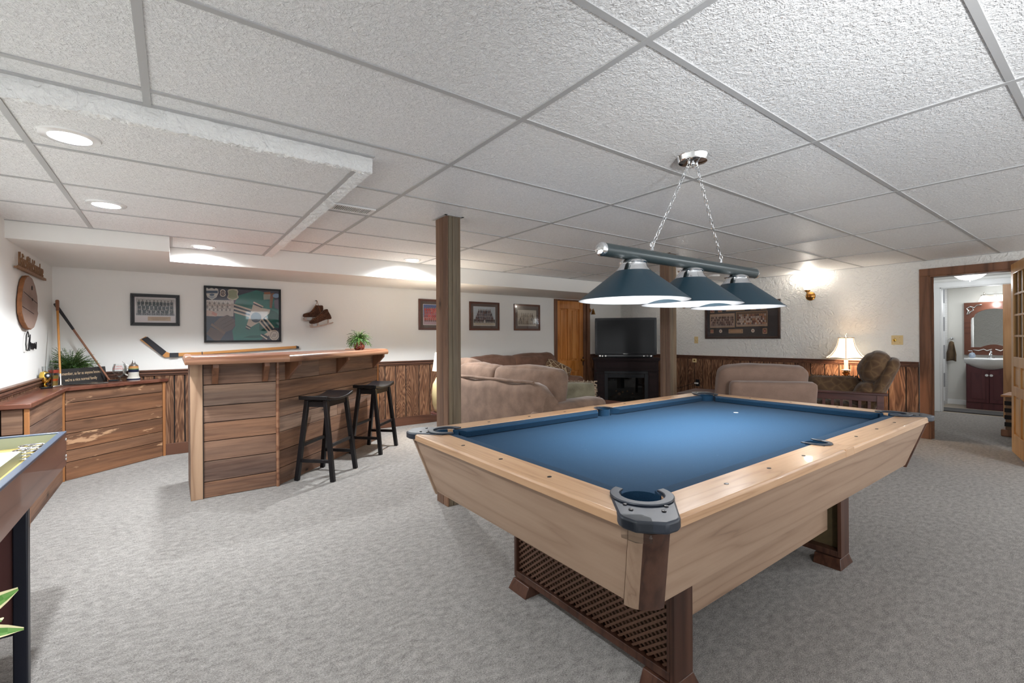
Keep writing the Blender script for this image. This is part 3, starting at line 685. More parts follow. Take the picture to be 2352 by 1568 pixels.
# corner pocket castings
def corner(sx, sy, taped=False):
    def tr(L): return [(sx*(HL-a), sy*(HW-b_)) for a, b_ in L]
    inner = arc(.142, .142, .058, -22, -248, 22)
    poly = [(.085, .208), (-.010, .095), (-.017, .075), (-.014, .038), (.038, -.014), (.075, -.017), (.095, -.010), (.208, .085), (.208, .120)]+inner+[(.120, .208)]
    mb = MB(); mb.prism(tr(poly), .757, .7865); o = mb.build('pocket_casting', casting_m, pt, bev=.006, seg=3)
    ring = arc(.142, .142, .060, -5, -265, 24)+arc(.142, .142, .086, -265, -5, 24)
    mb = MB(); mb.prism(tr(ring), .786, .7925); mb.build('pocket_ring', black_plastic if False else casting_m, o, bev=.0025)
    for a, b_ in ((.035, .092), (.092, .035), (.052, .125), (.125, .052)):
        mb = MB(); mb.lathe([(0, 0), (.006, 0), (.0055, .003), (0, .004)], 12, M=T(sx*(HL-a), sy*(HW-b_), .7865)); mb.build('screw', black_gloss, o)
    mb = MB(); mb.shell([(.0575, .78), (.0575, .66)], 24, M=T(sx*(HL-.142), sy*(HW-.142), 0)); mb.lathe([(0, .662), (.0575, .662)], 24, M=T(sx*(HL-.142), sy*(HW-.142), 0)); mb.build('pocket_liner', felt, pt)
    if taped:
        mb = MB(); mb.prism(tr([(-.0185, .078), (-.0155, .036), (.012, .0095), (.030, .028), (.030, .060), (-.006, .090)]), .736, .7880); mb.build('clear_tape', clear_m, o)
corner(-1, -1, True); corner(1, -1); corner(-1, 1); corner(1, 1)
for s in (-1, 1):
    def tr(L): return [(a, s*(HW-b_)) for a, b_ in L]
    ring = arc(0, .118, .040, 10, -190, 22)+[(-.050, .160), (-.054, .118)]+arc(0, .116, .054, -178, -2, 18)+[(.054, .118), (.050, .160)]
    mb = MB(); mb.prism(tr(ring), .781, .788); mb.build('side_pocket_casting', casting_m, pt, bev=.0025)
    mb = MB(); mb.shell([(.041, .781), (.041, .66)], 24, M=T(0, s*(HW-.118), 0)); mb.lathe([(0, .662), (.041, .662)], 24, M=T(0, s*(HW-.118), 0)); mb.build('pocket_liner', felt, pt)
mb = None
SP = (2*(HL-.167))/8; SPW = (2*(HW-.167))/4
for k in (1, 2, 3, 5, 6, 7):
    for s in (-1, 1):
        q = MB(); q.lathe([(.0085, 0), (.008, .0012), (0, .0016)], 14, M=T(-HL+.167+SP*k, s*(HW-.062), .7825) @ Matrix.Diagonal((1, .75, 1, 1))); q.build('sight', black_gloss, pt)
for k in (1, 2, 3):
    for s in (-1, 1):
        q = MB(); q.lathe([(.0085, 0), (.008, .0012), (0, .0016)], 14, M=T(s*(HL-.062), -HW+.167+SPW*k, .7825) @ Matrix.Diagonal((1, .75, 1, 1))); q.build('sight', black_gloss, pt)
q = MB(); q.lathe([(.014, 0), (.0138, .0004), (0, .0005)], 20, M=T(2.86-PX, 1.50-PY, BZD)); q.build('spot_sticker', white_m, pt)
# sloping aprons
Z1, Z0, I1, I0, C1, C0 = .753, .515, .012, .085, .070, .074
def apron(side, m):
    mb = MB(); vs = []
    for off in (0, .018):
        for (t, i_, z, c_) in ((0, I1, Z1, C1), (0, I0, Z0, C0)):
            for e in (-1, 1):
                if side in 'sn': p = (e*(HL-i_-c_), (-1 if side == 's' else 1)*(HW-i_-off), z)
                else: p = ((-1 if side == 'w' else 1)*(HL-i_-off), e*(HW-i_-c_), z)
                vs.append(p)
    mb.add(vs, [(0, 1, 3, 2), (4, 6, 7, 5), (0, 4, 5, 1), (2, 3, 7, 6), (0, 2, 6, 4), (1, 5, 7, 3)]); mb.build('apron', m, pt)
apron('s', oak_skirt); apron('n', oak_skirt); apron('w', oak_skirt_y); apron('e', oak_skirt_y)
for sx in (-1, 1):
    for sy in (-1, 1):
        mb = MB(); vs = []; n = 14
        for off in (0, .014):
            for (i_, z, c_) in ((I1-.004, Z1-.005, C1), (I0-.004, Z0-.012, C0)):
                cx, cy, r = HL-i_-c_, HW-i_-c_, c_-off
                for k in range(n+1):
                    a = PI/2*k/n; vs.append((sx*(cx+r*math.cos(a)), sy*(cy+r*math.sin(a)), z))
        m1 = n+1; fs = []
        for k in range(n): fs += [(k, k+1, m1+k+1, m1+k), (2*m1+k, 3*m1+k, 3*m1+k+1, 2*m1+k+1), (k, 2*m1+k, 2*m1+k+1, k+1), (m1+k, m1+k+1, 3*m1+k+1, 3*m1+k)]
        fs += [(0, m1, 3*m1, 2*m1), (n, 2*m1+n, 3*m1+n, m1+n)]
        cut = 5; half = 4*n
        fa_, fb_ = fs[:4*cut]+[fs[-2]], fs[4*cut:half]+[fs[-1]]
        mb.add(vs, fb_, smooth=True); mb.build('corner_wrap', walnut, pt, auto=50)
        mb = MB(); mb.add(vs, fa_, smooth=True); mb.build('apron_return', oak_skirt_v, pt, auto=50)
b = MB(); b.box(-HL+.11, HL-.11, -HW+.11, HW-.11, .52, .70); b.build('slate_frame', dark_gap, pt)
# pedestals
lattice_m = plain('brown_lattice', srgb(104, 74, 58), 0.5); olive_back = plain('olive_back_board', srgb(84, 70, 44), 0.8, nz=0.3)
for s in (-1, 1):
    xo = s*.79; xi = s*.68; ya, yb = -.448, .448
    xa, xb = min(xo, xi), max(xo, xi)
    for y0_, y1_ in ((ya, ya+.018), (yb-.018, yb)):
        q = MB(); q.box(xa, xb, y0_, y1_, .055, .53); q.build('pedestal_side', walnut, pt, bev=.002)
    q = MB(); q.box(xa, xb, ya+.018, yb-.018, .055, .085); q.box(min(xo, xo-s*.018), max(xo, xo-s*.018), ya+.018, ya+.030, .085, .53)
    q.build('pedestal_rail', walnut, pt, bev=.002)
    q = MB(); q.box(min(xo-s*.05, xo-s*.058), max(xo-s*.05, xo-s*.058), ya+.018, yb-.018, .085, .53); q.build('pedestal_back', olive_back, pt)
    q = MB(); Y0, Y1, ZZ0, ZZ1 = ya+.02, yb-.02, .085, .53; sp = .0265; xx = xo-s*.022
    for dirn in (1, -1):
        c = -1.5
        while c < 2.0:
            # line z = dirn*0.8*y + c
            pts = []
            k = .80*dirn
            for yy in (Y0, Y1):
                zz = k*yy+c
                if ZZ0 <= zz <= ZZ1: pts.append((yy, zz))
            for zz in (ZZ0, ZZ1):
                yy = (zz-c)/k
                if Y0 < yy < Y1: pts.append((yy, zz))
            if len(pts) >= 2 and abs(pts[0][0]-pts[1][0]) > .01:
                q.beam((xx-(s*.004 if dirn > 0 else -s*.004), pts[0][0], pts[0][1]), (xx-(s*.004 if dirn > 0 else -s*.004), pts[1][0], pts[1][1]), .009, .005, up=(1, 0, 0))
            c += sp
    q.build('lattice_panel', lattice_m, pt)
    for sy in (-1, 1):
        q = MB(); L = [(-.085, 0), (.085, 0), (.062, .05), (-.062, .05)]
        yc = sy*.385
        vs = [(s*.735+x, yc-.060*1, z) for x, z in L]+[(s*.735+x, yc+.060, z) for x, z in L]
        vs = [(x, y+(sy*.012 if z == 0 and (y-yc)*sy > 0 else 0), z) for x, y, z in vs]
        q.add(vs, [(0, 1, 2, 3), (7, 6, 5, 4), (0, 4, 5, 1), (1, 5, 6, 2), (2, 6, 7, 3), (3, 7, 4, 0)]); q.build('foot', walnut, pt, bev=.002)
for sy in (-1, 1):
    q = MB(); q.box(-.68, .67, sy*.38-.009, sy*.38+.009, .19, .52); q.build('stretcher', oak_skirt, pt, bev=.002)

# ---------------------------------------------------------------- billiard lamp
bl = thing('billiard_lamp', 'long billiard lamp with three dark teal cone shades hanging over the pool table', 'lamp', (2.165, 1.37, CEIL))
bz = -.508
b = MB(); b.tube([(-.665, 0, bz), (.665, 0, bz)], .0295, 28); b.build('bar', plain('dark_teal_bar', srgb(46, 56, 58), 0.32), bl)
for s in (-1, 1):
    b = MB(); b.tube([(s*.664, 0, bz), (s*.674, 0, bz), (s*.684, 0, bz), (s*.688, 0, bz)], [.031, .031, .025, .012], 28); b.build('end_cap', chrome, bl)
b = MB(); b.lathe([(0, -.034), (.045, -.033), (.066, -.028), (.070, -.020), (.074, -.004), (.076, 0), (0, 0)], 40, M=T(-.095, -.075, 0)); b.build('ceiling_canopy', chrome, bl)
def chain(x0, y0, z0, x1, y1, z1):
    a, c = Vector((x0, y0, z0)), Vector((x1, y1, z1)); n = int((c-a).length/.0285); q = MB(); d_ = (c-a).normalized()
    sd = d_.cross(Vector((0, 1, 0))).normalized(); sd2 = d_.cross(sd)
    for k in range(n):
        ctr = a+(c-a)*((k+.5)/n); e = sd if k % 2 else sd2
        pts = [ctr+d_*(.0185*math.sin(t))+e*(.0075*math.cos(t)) for t in [2*PI*j/12 for j in range(12)]]
        q.tube(pts, .0017, 6, closed=True)
    q.tube([a+Vector((0, 0, .02)), a], .006, 10); q.tube([c, c-Vector((0, 0, .022))], [.005, .009], 10)
    pts = [c+Vector((.014*math.cos(t), 0, .014*math.sin(t)+.006)) for t in [2*PI*j/16 for j in range(16)]]; q.tube(pts, .0025, 6, closed=True)
    q.build('chain', chrome, bl)
chain(-.130, -.075, -.045, -.32, 0, bz+.052); chain(-.060, -.075, -.045, .295, 0, bz+.052)
b = MB(); b.lathe([(0, -.058), (.006, -.052), (.004, -.046), (.010, -.04), (.010, -.034), (0, -.034)], 16, M=T(-.095, -.075, 0)); b.build('canopy_finial', chrome, bl)
for xx in (-.460, .0, .460):
    b = MB(); b.shell([(.078, bz-.078), (.250, bz-.212), (.252, bz-.214)], 56, M=T(xx, 0, 0)); sh = b.build('lamp_shade', shade_m, bl)
    b = MB(); b.shell([(.249, bz-.2135), (.076, bz-.081)], 56, M=T(xx, 0, 0)); b.build('shade_lining', white_gloss, sh)
    b = MB(); b.lathe([(0, bz-.024), (.045, bz-.026), (.060, bz-.034), (.064, bz-.040), (.060, bz-.045), (.060, bz-.050), (.066, bz-.062), (.078, bz-.076), (.080, bz-.079), (0, bz-.079)], 40, M=T(xx, 0, 0)); b.build('shade_cap', chrome, bl)
    b = MB(); b.lathe([(0, bz-.155), (.016, bz-.150), (.028, bz-.135), (.030, bz-.118), (.020, bz-.095), (.013, bz-.082), (0, bz-.082)], 20, M=T(xx, 0, 0)); b.build('light_bulb', bulb_m, bl)
    light('POINT', 'billiard_bulb', (2.165+xx, 1.37, CEIL+bz-.170), 2.2, (0.97, 0.98, 1.0), .02); light('SPOT', 'billiard_bulb_beam', (2.165+xx, 1.37, CEIL+bz-.165), 38, (0.95, 0.98, 1.0), .03, aim=(2.165+xx, 1.37, 0), spot=math.radians(112), blend=1.0)

# ---------------------------------------------------------------- bar
bar = thing('bar_counter', 'L-shaped home bar faced with reclaimed barn boards and a rounded wood edge', 'bar', (0, 0, 0))
ANG = math.atan2(.685, .729)
def boards(mb, x0, x1, z0, z1, y, n, sd, th=.016, split=True):
    rr = random.Random(sd); hs = [rr.uniform(.8, 1.25) for _ in range(n)]; s_ = sum(hs); z = z0
    for h in hs:
        z2 = z+(z1-z0)*h/s_; r = rr.random()
        if split and (x1-x0) > 1.2 and rr.random() < .5:
            xm = x0+(x1-x0)*rr.uniform(.3, .7)
            mb.box(x0, xm-.0012, y, y+th, z+.0014, z2-.0014, rnd=r); mb.box(xm+.0012, x1, y, y+th, z+.0014, z2-.0014, rnd=rr.random())
        else: mb.box(x0, x1, y, y+th-rr.random()*.004, z+.0028, z2-.0028, rnd=r)
        z = z2
TOPZ, BOTZ = 1.096, 1.035
f1 = MB(); boards(f1, .185, .69, 0, BOTZ, 0, 7, 21); f1.build('front_boards', barn, bar, bev=.0015, loc=(0, 4.245, 0))
q = MB(); q.box(.186, .70, 4.262, 4.268, 0, BOTZ); q.build('board_backing', dark_gap, bar)
LD = 1.80
f2 = MB(); boards(f2, .022, LD-.03, 0, BOTZ, 0, 7, 33); f2.build('front_boards', barn, bar, bev=.0015, loc=(.70, 4.24, 0), rz=ANG)
q = MB(); q.box(.0, LD-.02, .0175, .024, 0, BOTZ); q.build('board_backing', dark_gap, bar, loc=(.70, 4.24, 0), rz=ANG)
b = MB(); b.box(.105, .183, 4.235, 4.262, 0, BOTZ); b.build('end_board', pale_pine, bar, bev=.003)
b = MB(); b.box(.105, .121, 4.262, 4.86, 0, BOTZ); b.build('side_panel', barn, bar)
b = MB(); b.box(.183, .188, 4.236, 4.262, 0, BOTZ); b.build('black_bead', dark_gap, bar)
b = MB(); b.tube([(.70, 4.235, 0), (.70, 4.235, BOTZ)], .013, 16); b.build('corner_bead', bar_edge, bar)
dx, dy = math.cos(ANG), math.sin(ANG)
b = MB(); b.box(LD-.03, LD, -.004, .018, 0, BOTZ); b.build('corner_trim', honey_trim, bar, loc=(.70, 4.24, 0), rz=ANG)
b = MB(); boards(b, 0, .42, 0, BOTZ, 0, 7, 44); b.build('end_panel', barn, bar, loc=(.70+dx*LD, 4.24+dy*LD, 0), rz=ANG+PI/2)
# counter top: polygon with a thick rounded nosing
OV = .155
nrm = (dy, -dx)
P0 = (.072, 4.24-OV)
qx, qy = .70+OV*nrm[0], 4.24+OV*nrm[1]
t = ((4.24-OV)-qy)/dy
P1 = (qx+dx*t, 4.24-OV)
e = LD+.06
P2 = (qx+dx*(e-.12), qy+dy*(e-.12)); P2b = (qx+dx*e-nrm[0]*.10, qy+dy*e-nrm[1]*.10)
P3 = (qx+dx*e-nrm[0]*.60, qy+dy*e-nrm[1]*.60)
P4 = (.50, 4.86); P5 = (.072, 4.86)
inn = [(P0[0]+.03, P0[1]+.035), (P1[0]-.015, P1[1]+.035), (P2[0]-nrm[0]*.035-dx*.01, P2[1]-nrm[1]*.035-dy*.01), (P2b[0]-dx*.04, P2b[1]-dy*.04), (P3[0]-dx*.04+nrm[0]*.02, P3[1]-dy*.04), P4, (P5[0]+.03, P5[1])]
b = MB(); b.prism(inn, BOTZ+.012, TOPZ-.008); b.build('counter_top', red_top, bar)
def nosing(a, c, ext0=0, ext1=0):
    a, c = Vector((*a, 0)), Vector((*c, 0)); d_ = (c-a).normalized(); L = (c-a).length; ang = math.atan2(d_.y, d_.x)
    prof = [(.0, BOTZ), (.052, BOTZ), (.052, TOPZ-.004), (.040, TOPZ-.002), (.028, TOPZ+.002), (.012, TOPZ), (.002, TOPZ-.010), (-.006, TOPZ-.026), (-.006, BOTZ+.020), (-.003, BOTZ+.006)]
    vs = []; n = len(prof)
    for x in (-ext0, L+ext1):
        for y, z in prof: vs.append((x+(y*.0), y, z))
    q = MB(); q.add(vs, [(i, (i+1) % n, n+(i+1) % n, n+i) for i in range(n)]+[tuple(range(n))[::-1], tuple(range(n, 2*n))], smooth=True)
    q.build('counter_nosing', bar_edge, bar, auto=60, loc=(a.x, a.y, 0), rz=ang)
nosing(P0, P1, .0, .004); nosing(P1, P2, .0, .0); nosing(P2, P2b, 0, 0); nosing(P2b, P3, 0, 0); nosing(P5, P0, 0, 0)
def bracket(x, y, rz):
    q = MB(); th = .04
    L = [(0, BOTZ), (-.135, BOTZ), (-.135, BOTZ-.03), (-.012, BOTZ-.16), (0, BOTZ-.16)]
    vs = [(-th/2, yy, z) for yy, z in L]+[(th/2, yy, z) for yy, z in L]; n = len(L)
    q.add(vs, [(i, (i+1) % n, n+(i+1) % n, n+i) for i in range(n)]+[tuple(range(n))[::-1], tuple(range(n, 2*n))]); q.build('counter_bracket', brown_trim_v, bar, bev=.003, loc=(x, y, 0), rz=rz)
bracket(.262, 4.244, 0); bracket(.607, 4.244, 0)
for s_ in (.115, .90, 1.68): bracket(.70+dx*s_+nrm[0]*-.002, 4.24+dy*s_+nrm[1]*-.002, ANG)

# vase with fern on the bar
v = thing('fern_vase', 'speckled red round vase with bushy green fern on the far end of the bar', 'plant', (1.709, 5.25, TOPZ-.008))
b = MB(); b.lathe([(0, 0), (.040, 0), (.056, .018), (.064, .045), (.060, .072), (.046, .095), (.030, .112), (.024, .120), (.020, .118), (0, .105)], 32); b.build('vase', glaze, v)
def fern(parent, n, L, droop, z0, seedv, lim=None, w=.006, greens=((.06, .13, .015), (.10, .20, .03), (.035, .085, .012)), up=(.3, 1.3), nl=9, leaf=.03, name='fern_foliage', ysq=1.0):
    rr = random.Random(seedv); q = MB()
    for k in range(n):
        a = rr.uniform(0, 2*PI); el = rr.uniform(*up); l = L*rr.uniform(.55, 1.1); col = greens[rr.randrange(len(greens))]
        dirh = Vector((math.cos(a), math.sin(a)*ysq, 0)); p = Vector((dirh.x*.01, dirh.y*.01, z0)); vel = dirh*math.cos(el)+Vector((0, 0, math.sin(el))); pts = [p.copy()]
        for s in range(nl):
            vel = (vel+Vector((0, 0, -droop))).normalized(); p = p+vel*(l/nl); pts.append(p.copy())
        q.tube(pts, [.0014]*len(pts), 4, c=tuple(x*.8 for x in col))
        for s in range(1, len(pts)):
            t_ = (pts[s]-pts[s-1]).normalized(); sd = t_.cross(Vector((rr.uniform(-.3, .3), rr.uniform(-.3, .3), 1))).normalized(); upv = sd.cross(t_)
            for e_ in (-1, 1):
                ll = leaf*(1-.55*s/len(pts))*rr.uniform(.7, 1.2); tip = pts[s]+(sd*e_+t_*.7+upv*rr.uniform(-.3, .4)).normalized()*ll; mid = (pts[s]+tip)/2
                ww = t_*w
                q.add([pts[s], mid+ww, tip, mid-ww+upv*.002], [(0, 1, 2, 3)], c=tuple(min(1, x*rr.uniform(.7, 1.3)) for x in col))
    if lim:
        for p in q.v: p.x = max(lim[0], min(lim[1], p.x)); p.y = max(lim[2], min(lim[3], p.y))
    if lim and len(lim) > 4:
        for p in q.v:
            d_ = (p.x-.775+.838)*(-.777)+(p.y+5.955-5.667)*.629
            if p.z < .18 and d_ < .03: p.x += -.777*(.03-d_); p.y += .629*(.03-d_)
    return q.build(name, leaf_m, parent)
fern(v, 150, .15, .22, .11, 5, w=.004, leaf=.022, up=(.35, 1.45))
# ---------------------------------------------------------------- bar stools
def stool(x, y, rz, label):
    o = thing('bar_stool', label, 'bar stool', (x, y, 0), rz, group='black saddle bar stools')
    # saddle seat: long axis local x
    q = MB(); nx, ny = 14, 6; Lx, Ly = .235, .135; vs = []; fs = []
    for side in (0, 1):
        for i in range(nx+1):
            for j in range(ny+1):
                u_, v_ = 2*i/nx-1, 2*j/ny-1
                z = .700+.034*abs(u_)**2.2 if side else .680+.020*abs(u_)**2.2
                vs.append((Lx*u_, Ly*v_*(1-.03*abs(u_)), z))
    def I(s, i, j): return s*(nx+1)*(ny+1)+i*(ny+1)+j
    for i in range(nx):
        for j in range(ny): fs += [(I(1, i, j), I(1, i+1, j), I(1, i+1, j+1), I(1, i, j+1)), (I(0, i, j), I(0, i, j+1), I(0, i+1, j+1), I(0, i+1, j))]
    for i in range(nx): fs += [(I(0, i, 0), I(0, i+1, 0), I(1, i+1, 0), I(1, i, 0)), (I(0, i+1, ny), I(0, i, ny), I(1, i, ny), I(1, i+1, ny))]
    for j in range(ny): fs += [(I(0, 0, j+1), I(0, 0, j), I(1, 0, j), I(1, 0, j+1)), (I(0, nx, j), I(0, nx, j+1), I(1, nx, j+1), I(1, nx, j))]
    q.add(vs, fs, smooth=True); q.build('seat', black_gloss, o, bev=.006, auto=50, seg=3)
    tx, ty, bx, by = .175, .085, .205, .165
    def at(sx, sy, z): k = 1-z/.69; return Vector((sx*(tx+(bx-tx)*k), sy*(ty+(by-ty)*k), z))
    for sx in (-1, 1):
        for sy in (-1, 1):
            q = MB(); q.beam(at(sx, sy, 0), at(sx, sy, .692), .036, .036, up=(0, 1, 0)); q.build('leg', black_gloss, o, bev=.003)
    for sy in (-1, 1):
        q = MB(); q.beam(at(-1, sy, .655), at(1, sy, .655), .018, .05); q.build('apron', black_gloss, o, bev=.002)
        q = MB(); q.beam(at(-1, sy, .30), at(1, sy, .30), .018, .028); q.build('stretcher', black_gloss, o, bev=.002)
    for sx in (-1, 1):
        q = MB(); q.beam(at(sx, -1, .655), at(sx, 1, .655), .018, .045); q.build('apron', black_gloss, o, bev=.002)
        q = MB(); q.beam(at(sx, -1, .17), at(sx, 1, .17), .018, .028); q.build('stretcher', black_gloss, o, bev=.002)
    return o
stool(1.120, 4.335, math.radians(46), 'black saddle-seat bar stool nearer the camera, in front of the bar')
stool(1.782, 4.975, math.radians(45), 'black saddle-seat bar stool farther away, toward the far end of the bar')

# ---------------------------------------------------------------- corner cabinet and what stands on it
CT = .812
cb = thing('corner_cabinet', 'low corner cabinet of barn boards with red stained top along the left wall', 'cabinet', (0, 0, 0))
def face(x0, y0, x1, y1, n, sd, m, inset=.02):
    L = math.hypot(x1-x0, y1-y0); q = MB(); boards(q, inset, L-inset, 0, CT-.035, 0, n, sd); q.build('front_boards', m, cb, bev=.0015, loc=(x0, y0, 0), rz=math.atan2(y1-y0, x1-x0)); q = MB(); q.box(inset, L-inset, .0175, .022, 0, CT-.035); q.build('board_backing', dark_gap, cb, loc=(x0, y0, 0), rz=math.atan2(y1-y0, x1-x0))
A0, A1, A2, A3 = (XL+.016, 4.285), (-.765, 4.285), (-.765, 5.495), (-.075, 6.075)
face(*A0, *A1, 5, 3, barn); face(*A1, *A2, 5, 8, barn); face(*A2, *A3, 6, 15, barn_s)
for (x, y) in (A1, A2, A3):
    q = MB(); q.box(x-.013, x+.011, y-.011, y+.011, 0, CT-.03); q.build('corner_trim', honey_trim, cb, bev=.002)
top = [(XL+.016, 4.262), (-.742, 4.262), (-.742, 5.485), (-.035, 6.076), (XL+.016, 6.076)]
q = MB(); q.prism(top, CT-.034, CT); q.build('cabinet_top', red_top, cb, bev=.005)
q = MB(); q.box(XL+.016, XL+.028, 4.30, 6.07, CT, CT+.012); q.build('back_bead', brown_trim, cb)
# black board sign
sg = thing('message_board', 'black wooden board sign with cream lettering about a nice normal family, on the corner cabinet', 'sign', (-.838, 5.667, CT), math.radians(51))
sgm = T(0, 0, 0, rx=math.radians(-8))
q = MB(); q.box(0, .50, 0, .014, 0, .15, M=sgm); q.build('board', plain('black_sign_paint', (0.02, 0.018, 0.018), 0.5), sg, bev=.002)
cream_ink = plain('cream_lettering', srgb(198, 172, 140), 0.6)
text_mesh('lettering', 'Remember, as far as anyone knows', .040, cream_ink, sg, sgm @ T(.245, -.001, .103) @ WALLM, .0006, sx=.70)
text_mesh('lettering', "we're a nice normal family", .040, cream_ink, sg, sgm @ T(.245, -.001, .046) @ WALLM, .0006, sx=.72)
q = MB(); q.lathe([(0, 0), (.13, .0), (.14, .006), (.135, .008), (.12, .003), (0, .003)], 40, M=T(-.63, 5.80, CT) @ Matrix.Diagonal((1.0, .8, 1, 1))); tag(q.build('serving_tray', silver, None), 'flat silver tray lying under the black board sign', 'tray')
# clubs
def club(name, label, foot, tip, cgrip, cshaft, gripn, headdir):
    o = thing(name, label, 'golf club', foot); f_, t_ = Vector((0, 0, .012)), Vector(tip)-Vector(foot)
    P = lambda k: f_+(t_-f_)*k
    q = MB(); q.tube([P(0), P(.13)], .0085, 10); q.build('ferrule', silver if cshaft is cane_light else cshaft, o)
    q = MB(); q.tube([P(.13), P(1-gripn)], [.0075, .009], 10); q.build('shaft', cshaft, o)
    q = MB(); q.tube([P(1-gripn), P(.985), P(1)], [.011, .014, .012], 12); q.build('grip', cgrip, o)
    h = Vector(headdir); q = MB(); q.beam(f_-h*.01+Vector((0, 0, -.002)), f_+h*.075+Vector((0, 0, -.004)), .034, .018, w2=.05, h2=.014); q.build('club_head', silver if cshaft is cane_light else black_plastic, o, bev=.004)
club('golf_club', 'old hickory club with honey shaft and silver ferrule, standing upright in the left corner', (-.794, 5.605, CT), (-.858, 5.92, 1.590), cane_dark, cane_light, .13, (-.7, -.7, 0))
club('golf_club', 'old wooden club with dark wrapped grip, slanting across the left corner behind the board sign', (-.500, 5.985, CT), (-.893, 6.05, 1.567), black_tape, cane_dark, .33, (.9, .1, 0))
fp = thing('fern_plant', 'wide feathery green fern in a low basket behind the black board sign', 'plant', (-.775, 5.955, CT))
q = MB(); q.lathe([(0, 0), (.045, 0), (.055, .05), (.058, .09), (.052, .09), (0, .08)], 24); q.build('basket', bark, fp)
ff = fern(fp, 340, .24, .17, .10, 11, lim=(-.125, .27, -.17, .11, 1), w=.0035, greens=((.085, .16, .04), (.13, .22, .06), (.05, .10, .03)), up=(.3, 1.45), leaf=.026, ysq=.5)
# snifter
def glassware(name, label, cat, loc, prof, m=clear_m, seg=32):
    o = thing(name, label, cat, loc); q = MB(); q.shell(prof, seg); q.build('glass_body', m, o); return o
sn = glassware('snifter_glass', 'large balloon glass with red lettering standing between the board sign and the stein', 'glass', (-.424, 5.965, CT),
    [(.001, .002), (.03, .002), (.033, .004), (.012, .012), (.007, .03), (.009, .042), (.03, .056), (.049, .080), (.056, .108), (.053, .140), (.044, .172), (.043, .172), (.052, .140), (.055, .108), (.048, .081), (.03, .058), (.001, .05)])
red_ink = plain('red_lettering', srgb(200, 70, 60), 0.5)
for i, (tx_, z_) in enumerate((("C'MON", .148), ("CHANGE", .126))):
    text_mesh('lettering', tx_, .022, red_ink, sn, T(.0, -.059, z_, rz=0) @ WALLM, .0004, sx=.85)
for c in KIDS[sn.name][1:]: c.rotation_euler = (0, 0, math.radians(-6))
# stein
st = thing('beer_stein', 'painted ceramic stein with pewter lid and handle at the right end of the corner cabinet', 'stein', (-.318, 5.985, CT))
bl_, wh, gd, gr, og = (.01, .012, .04), (.62, .58, .52), (.5, .33, .12), (.1, .2, .08), (.55, .25, .08)
q = MB()
for prof, c in (([(.0, 0), (.052, 0), (.054, .006)], wh), ([(.054, .006), (.055, .018), (.053, .022)], bl_), ([(.053, .022), (.050, .030), (.046, .036)], wh), ([(.046, .036), (.043, .045), (.042, .085)], wh), ([(.042, .085), (.0415, .112)], bl_), ([(.0415, .112), (.041, .120)], gr), ([(.041, .120), (.040, .128)], gd), ([(.040, .128), (.038, .146)], og)):
    q.shell(prof, 32, c=c)
q.build('stein_body', matte_v, st)
q = MB(); q.lathe([(.0385, .146), (.040, .150), (.034, .160), (.020, .172), (.012, .186), (.009, .198), (.006, .205), (0, .208)], 28); q.build('pewter_lid', silver, st)
q = MB(); q.tube([(-.038, 0, .125), (-.062, 0, .128), (-.078, 0, .110), (-.076, 0, .085), (-.060, 0, .062), (-.040, 0, .052)], [.006, .007, .007, .007, .007, .009], 10, c=wh); q.build('stein_handle', matte_v, st)
q = MB(); q.tube([(-.036, 0, .150), (-.055, 0, .158), (-.066, 0, .175), (-.085, 0, .195)], [.003, .0035, .004, .005], 8); q.build('thumb_lever', silver, st)
# trophy
tr_ = thing('trophy', 'small gold trophy with round badge on a black base, left end of the corner cabinet', 'trophy', (-.872, 5.47, CT))
q = MB(); q.box(-.04, .04, -.03, .03, 0, .016); q.build('base', black_gloss, tr_, bev=.003)
q = MB(); q.lathe([(0, .016), (.02, .016), (.022, .022), (.009, .030), (.008, .044), (.026, .054), (.028, .058)], 24); q.lathe([(0, .058), (.028, .06), (.036, .08), (.036, .11), (.026, .14), (0, .15)], 24); q.build('cup', gold, tr_)
q = MB(); q.lathe([(0, 0), (.022, 0), (.022, .004), (0, .004)], 24, M=T(0, -.040, .112, rx=PI/2), c=(.02, .02, .02)); q.lathe([(0, 0), (.010, 0), (.010, .006), (0, .006)], 20, M=T(0, -.041, .112, rx=PI/2), c=(.6, .6, .65)); q.build('badge', matte_v, tr_)
tr_.rotation_euler = (0, 0, math.radians(35))
g2 = glassware('pint_glass', 'tall pint glass printed in orange and black, just left of the black board sign', 'glass', (-.835, 5.585, CT), [(.001, .003), (.026, .002), (.030, .04), (.036, .17), (.0355, .17), (.029, .04), (.001, .010)])
q = MB(); q.shell([(.0270, .010), (.0295, .055)], 24, c=(.35, .22, .06)); q.shell([(.0295, .055), (.031, .075)], 24, c=(.75, .12, .02)); q.shell([(.031, .075), (.0325, .105)], 24, c=(.30, .20, .05)); q.shell([(.0335, .125), (.035, .150)], 24, c=(.6, .10, .06)); q.build('printed_label', matte_v, g2)
glassware('pint_glass', 'tall clear pint glass behind the gold trophy', 'glass', (-.862, 5.53, CT), [(.001, .003), (.026, .002), (.030, .04), (.037, .185), (.0365, .185), (.029, .04), (.001, .010)])

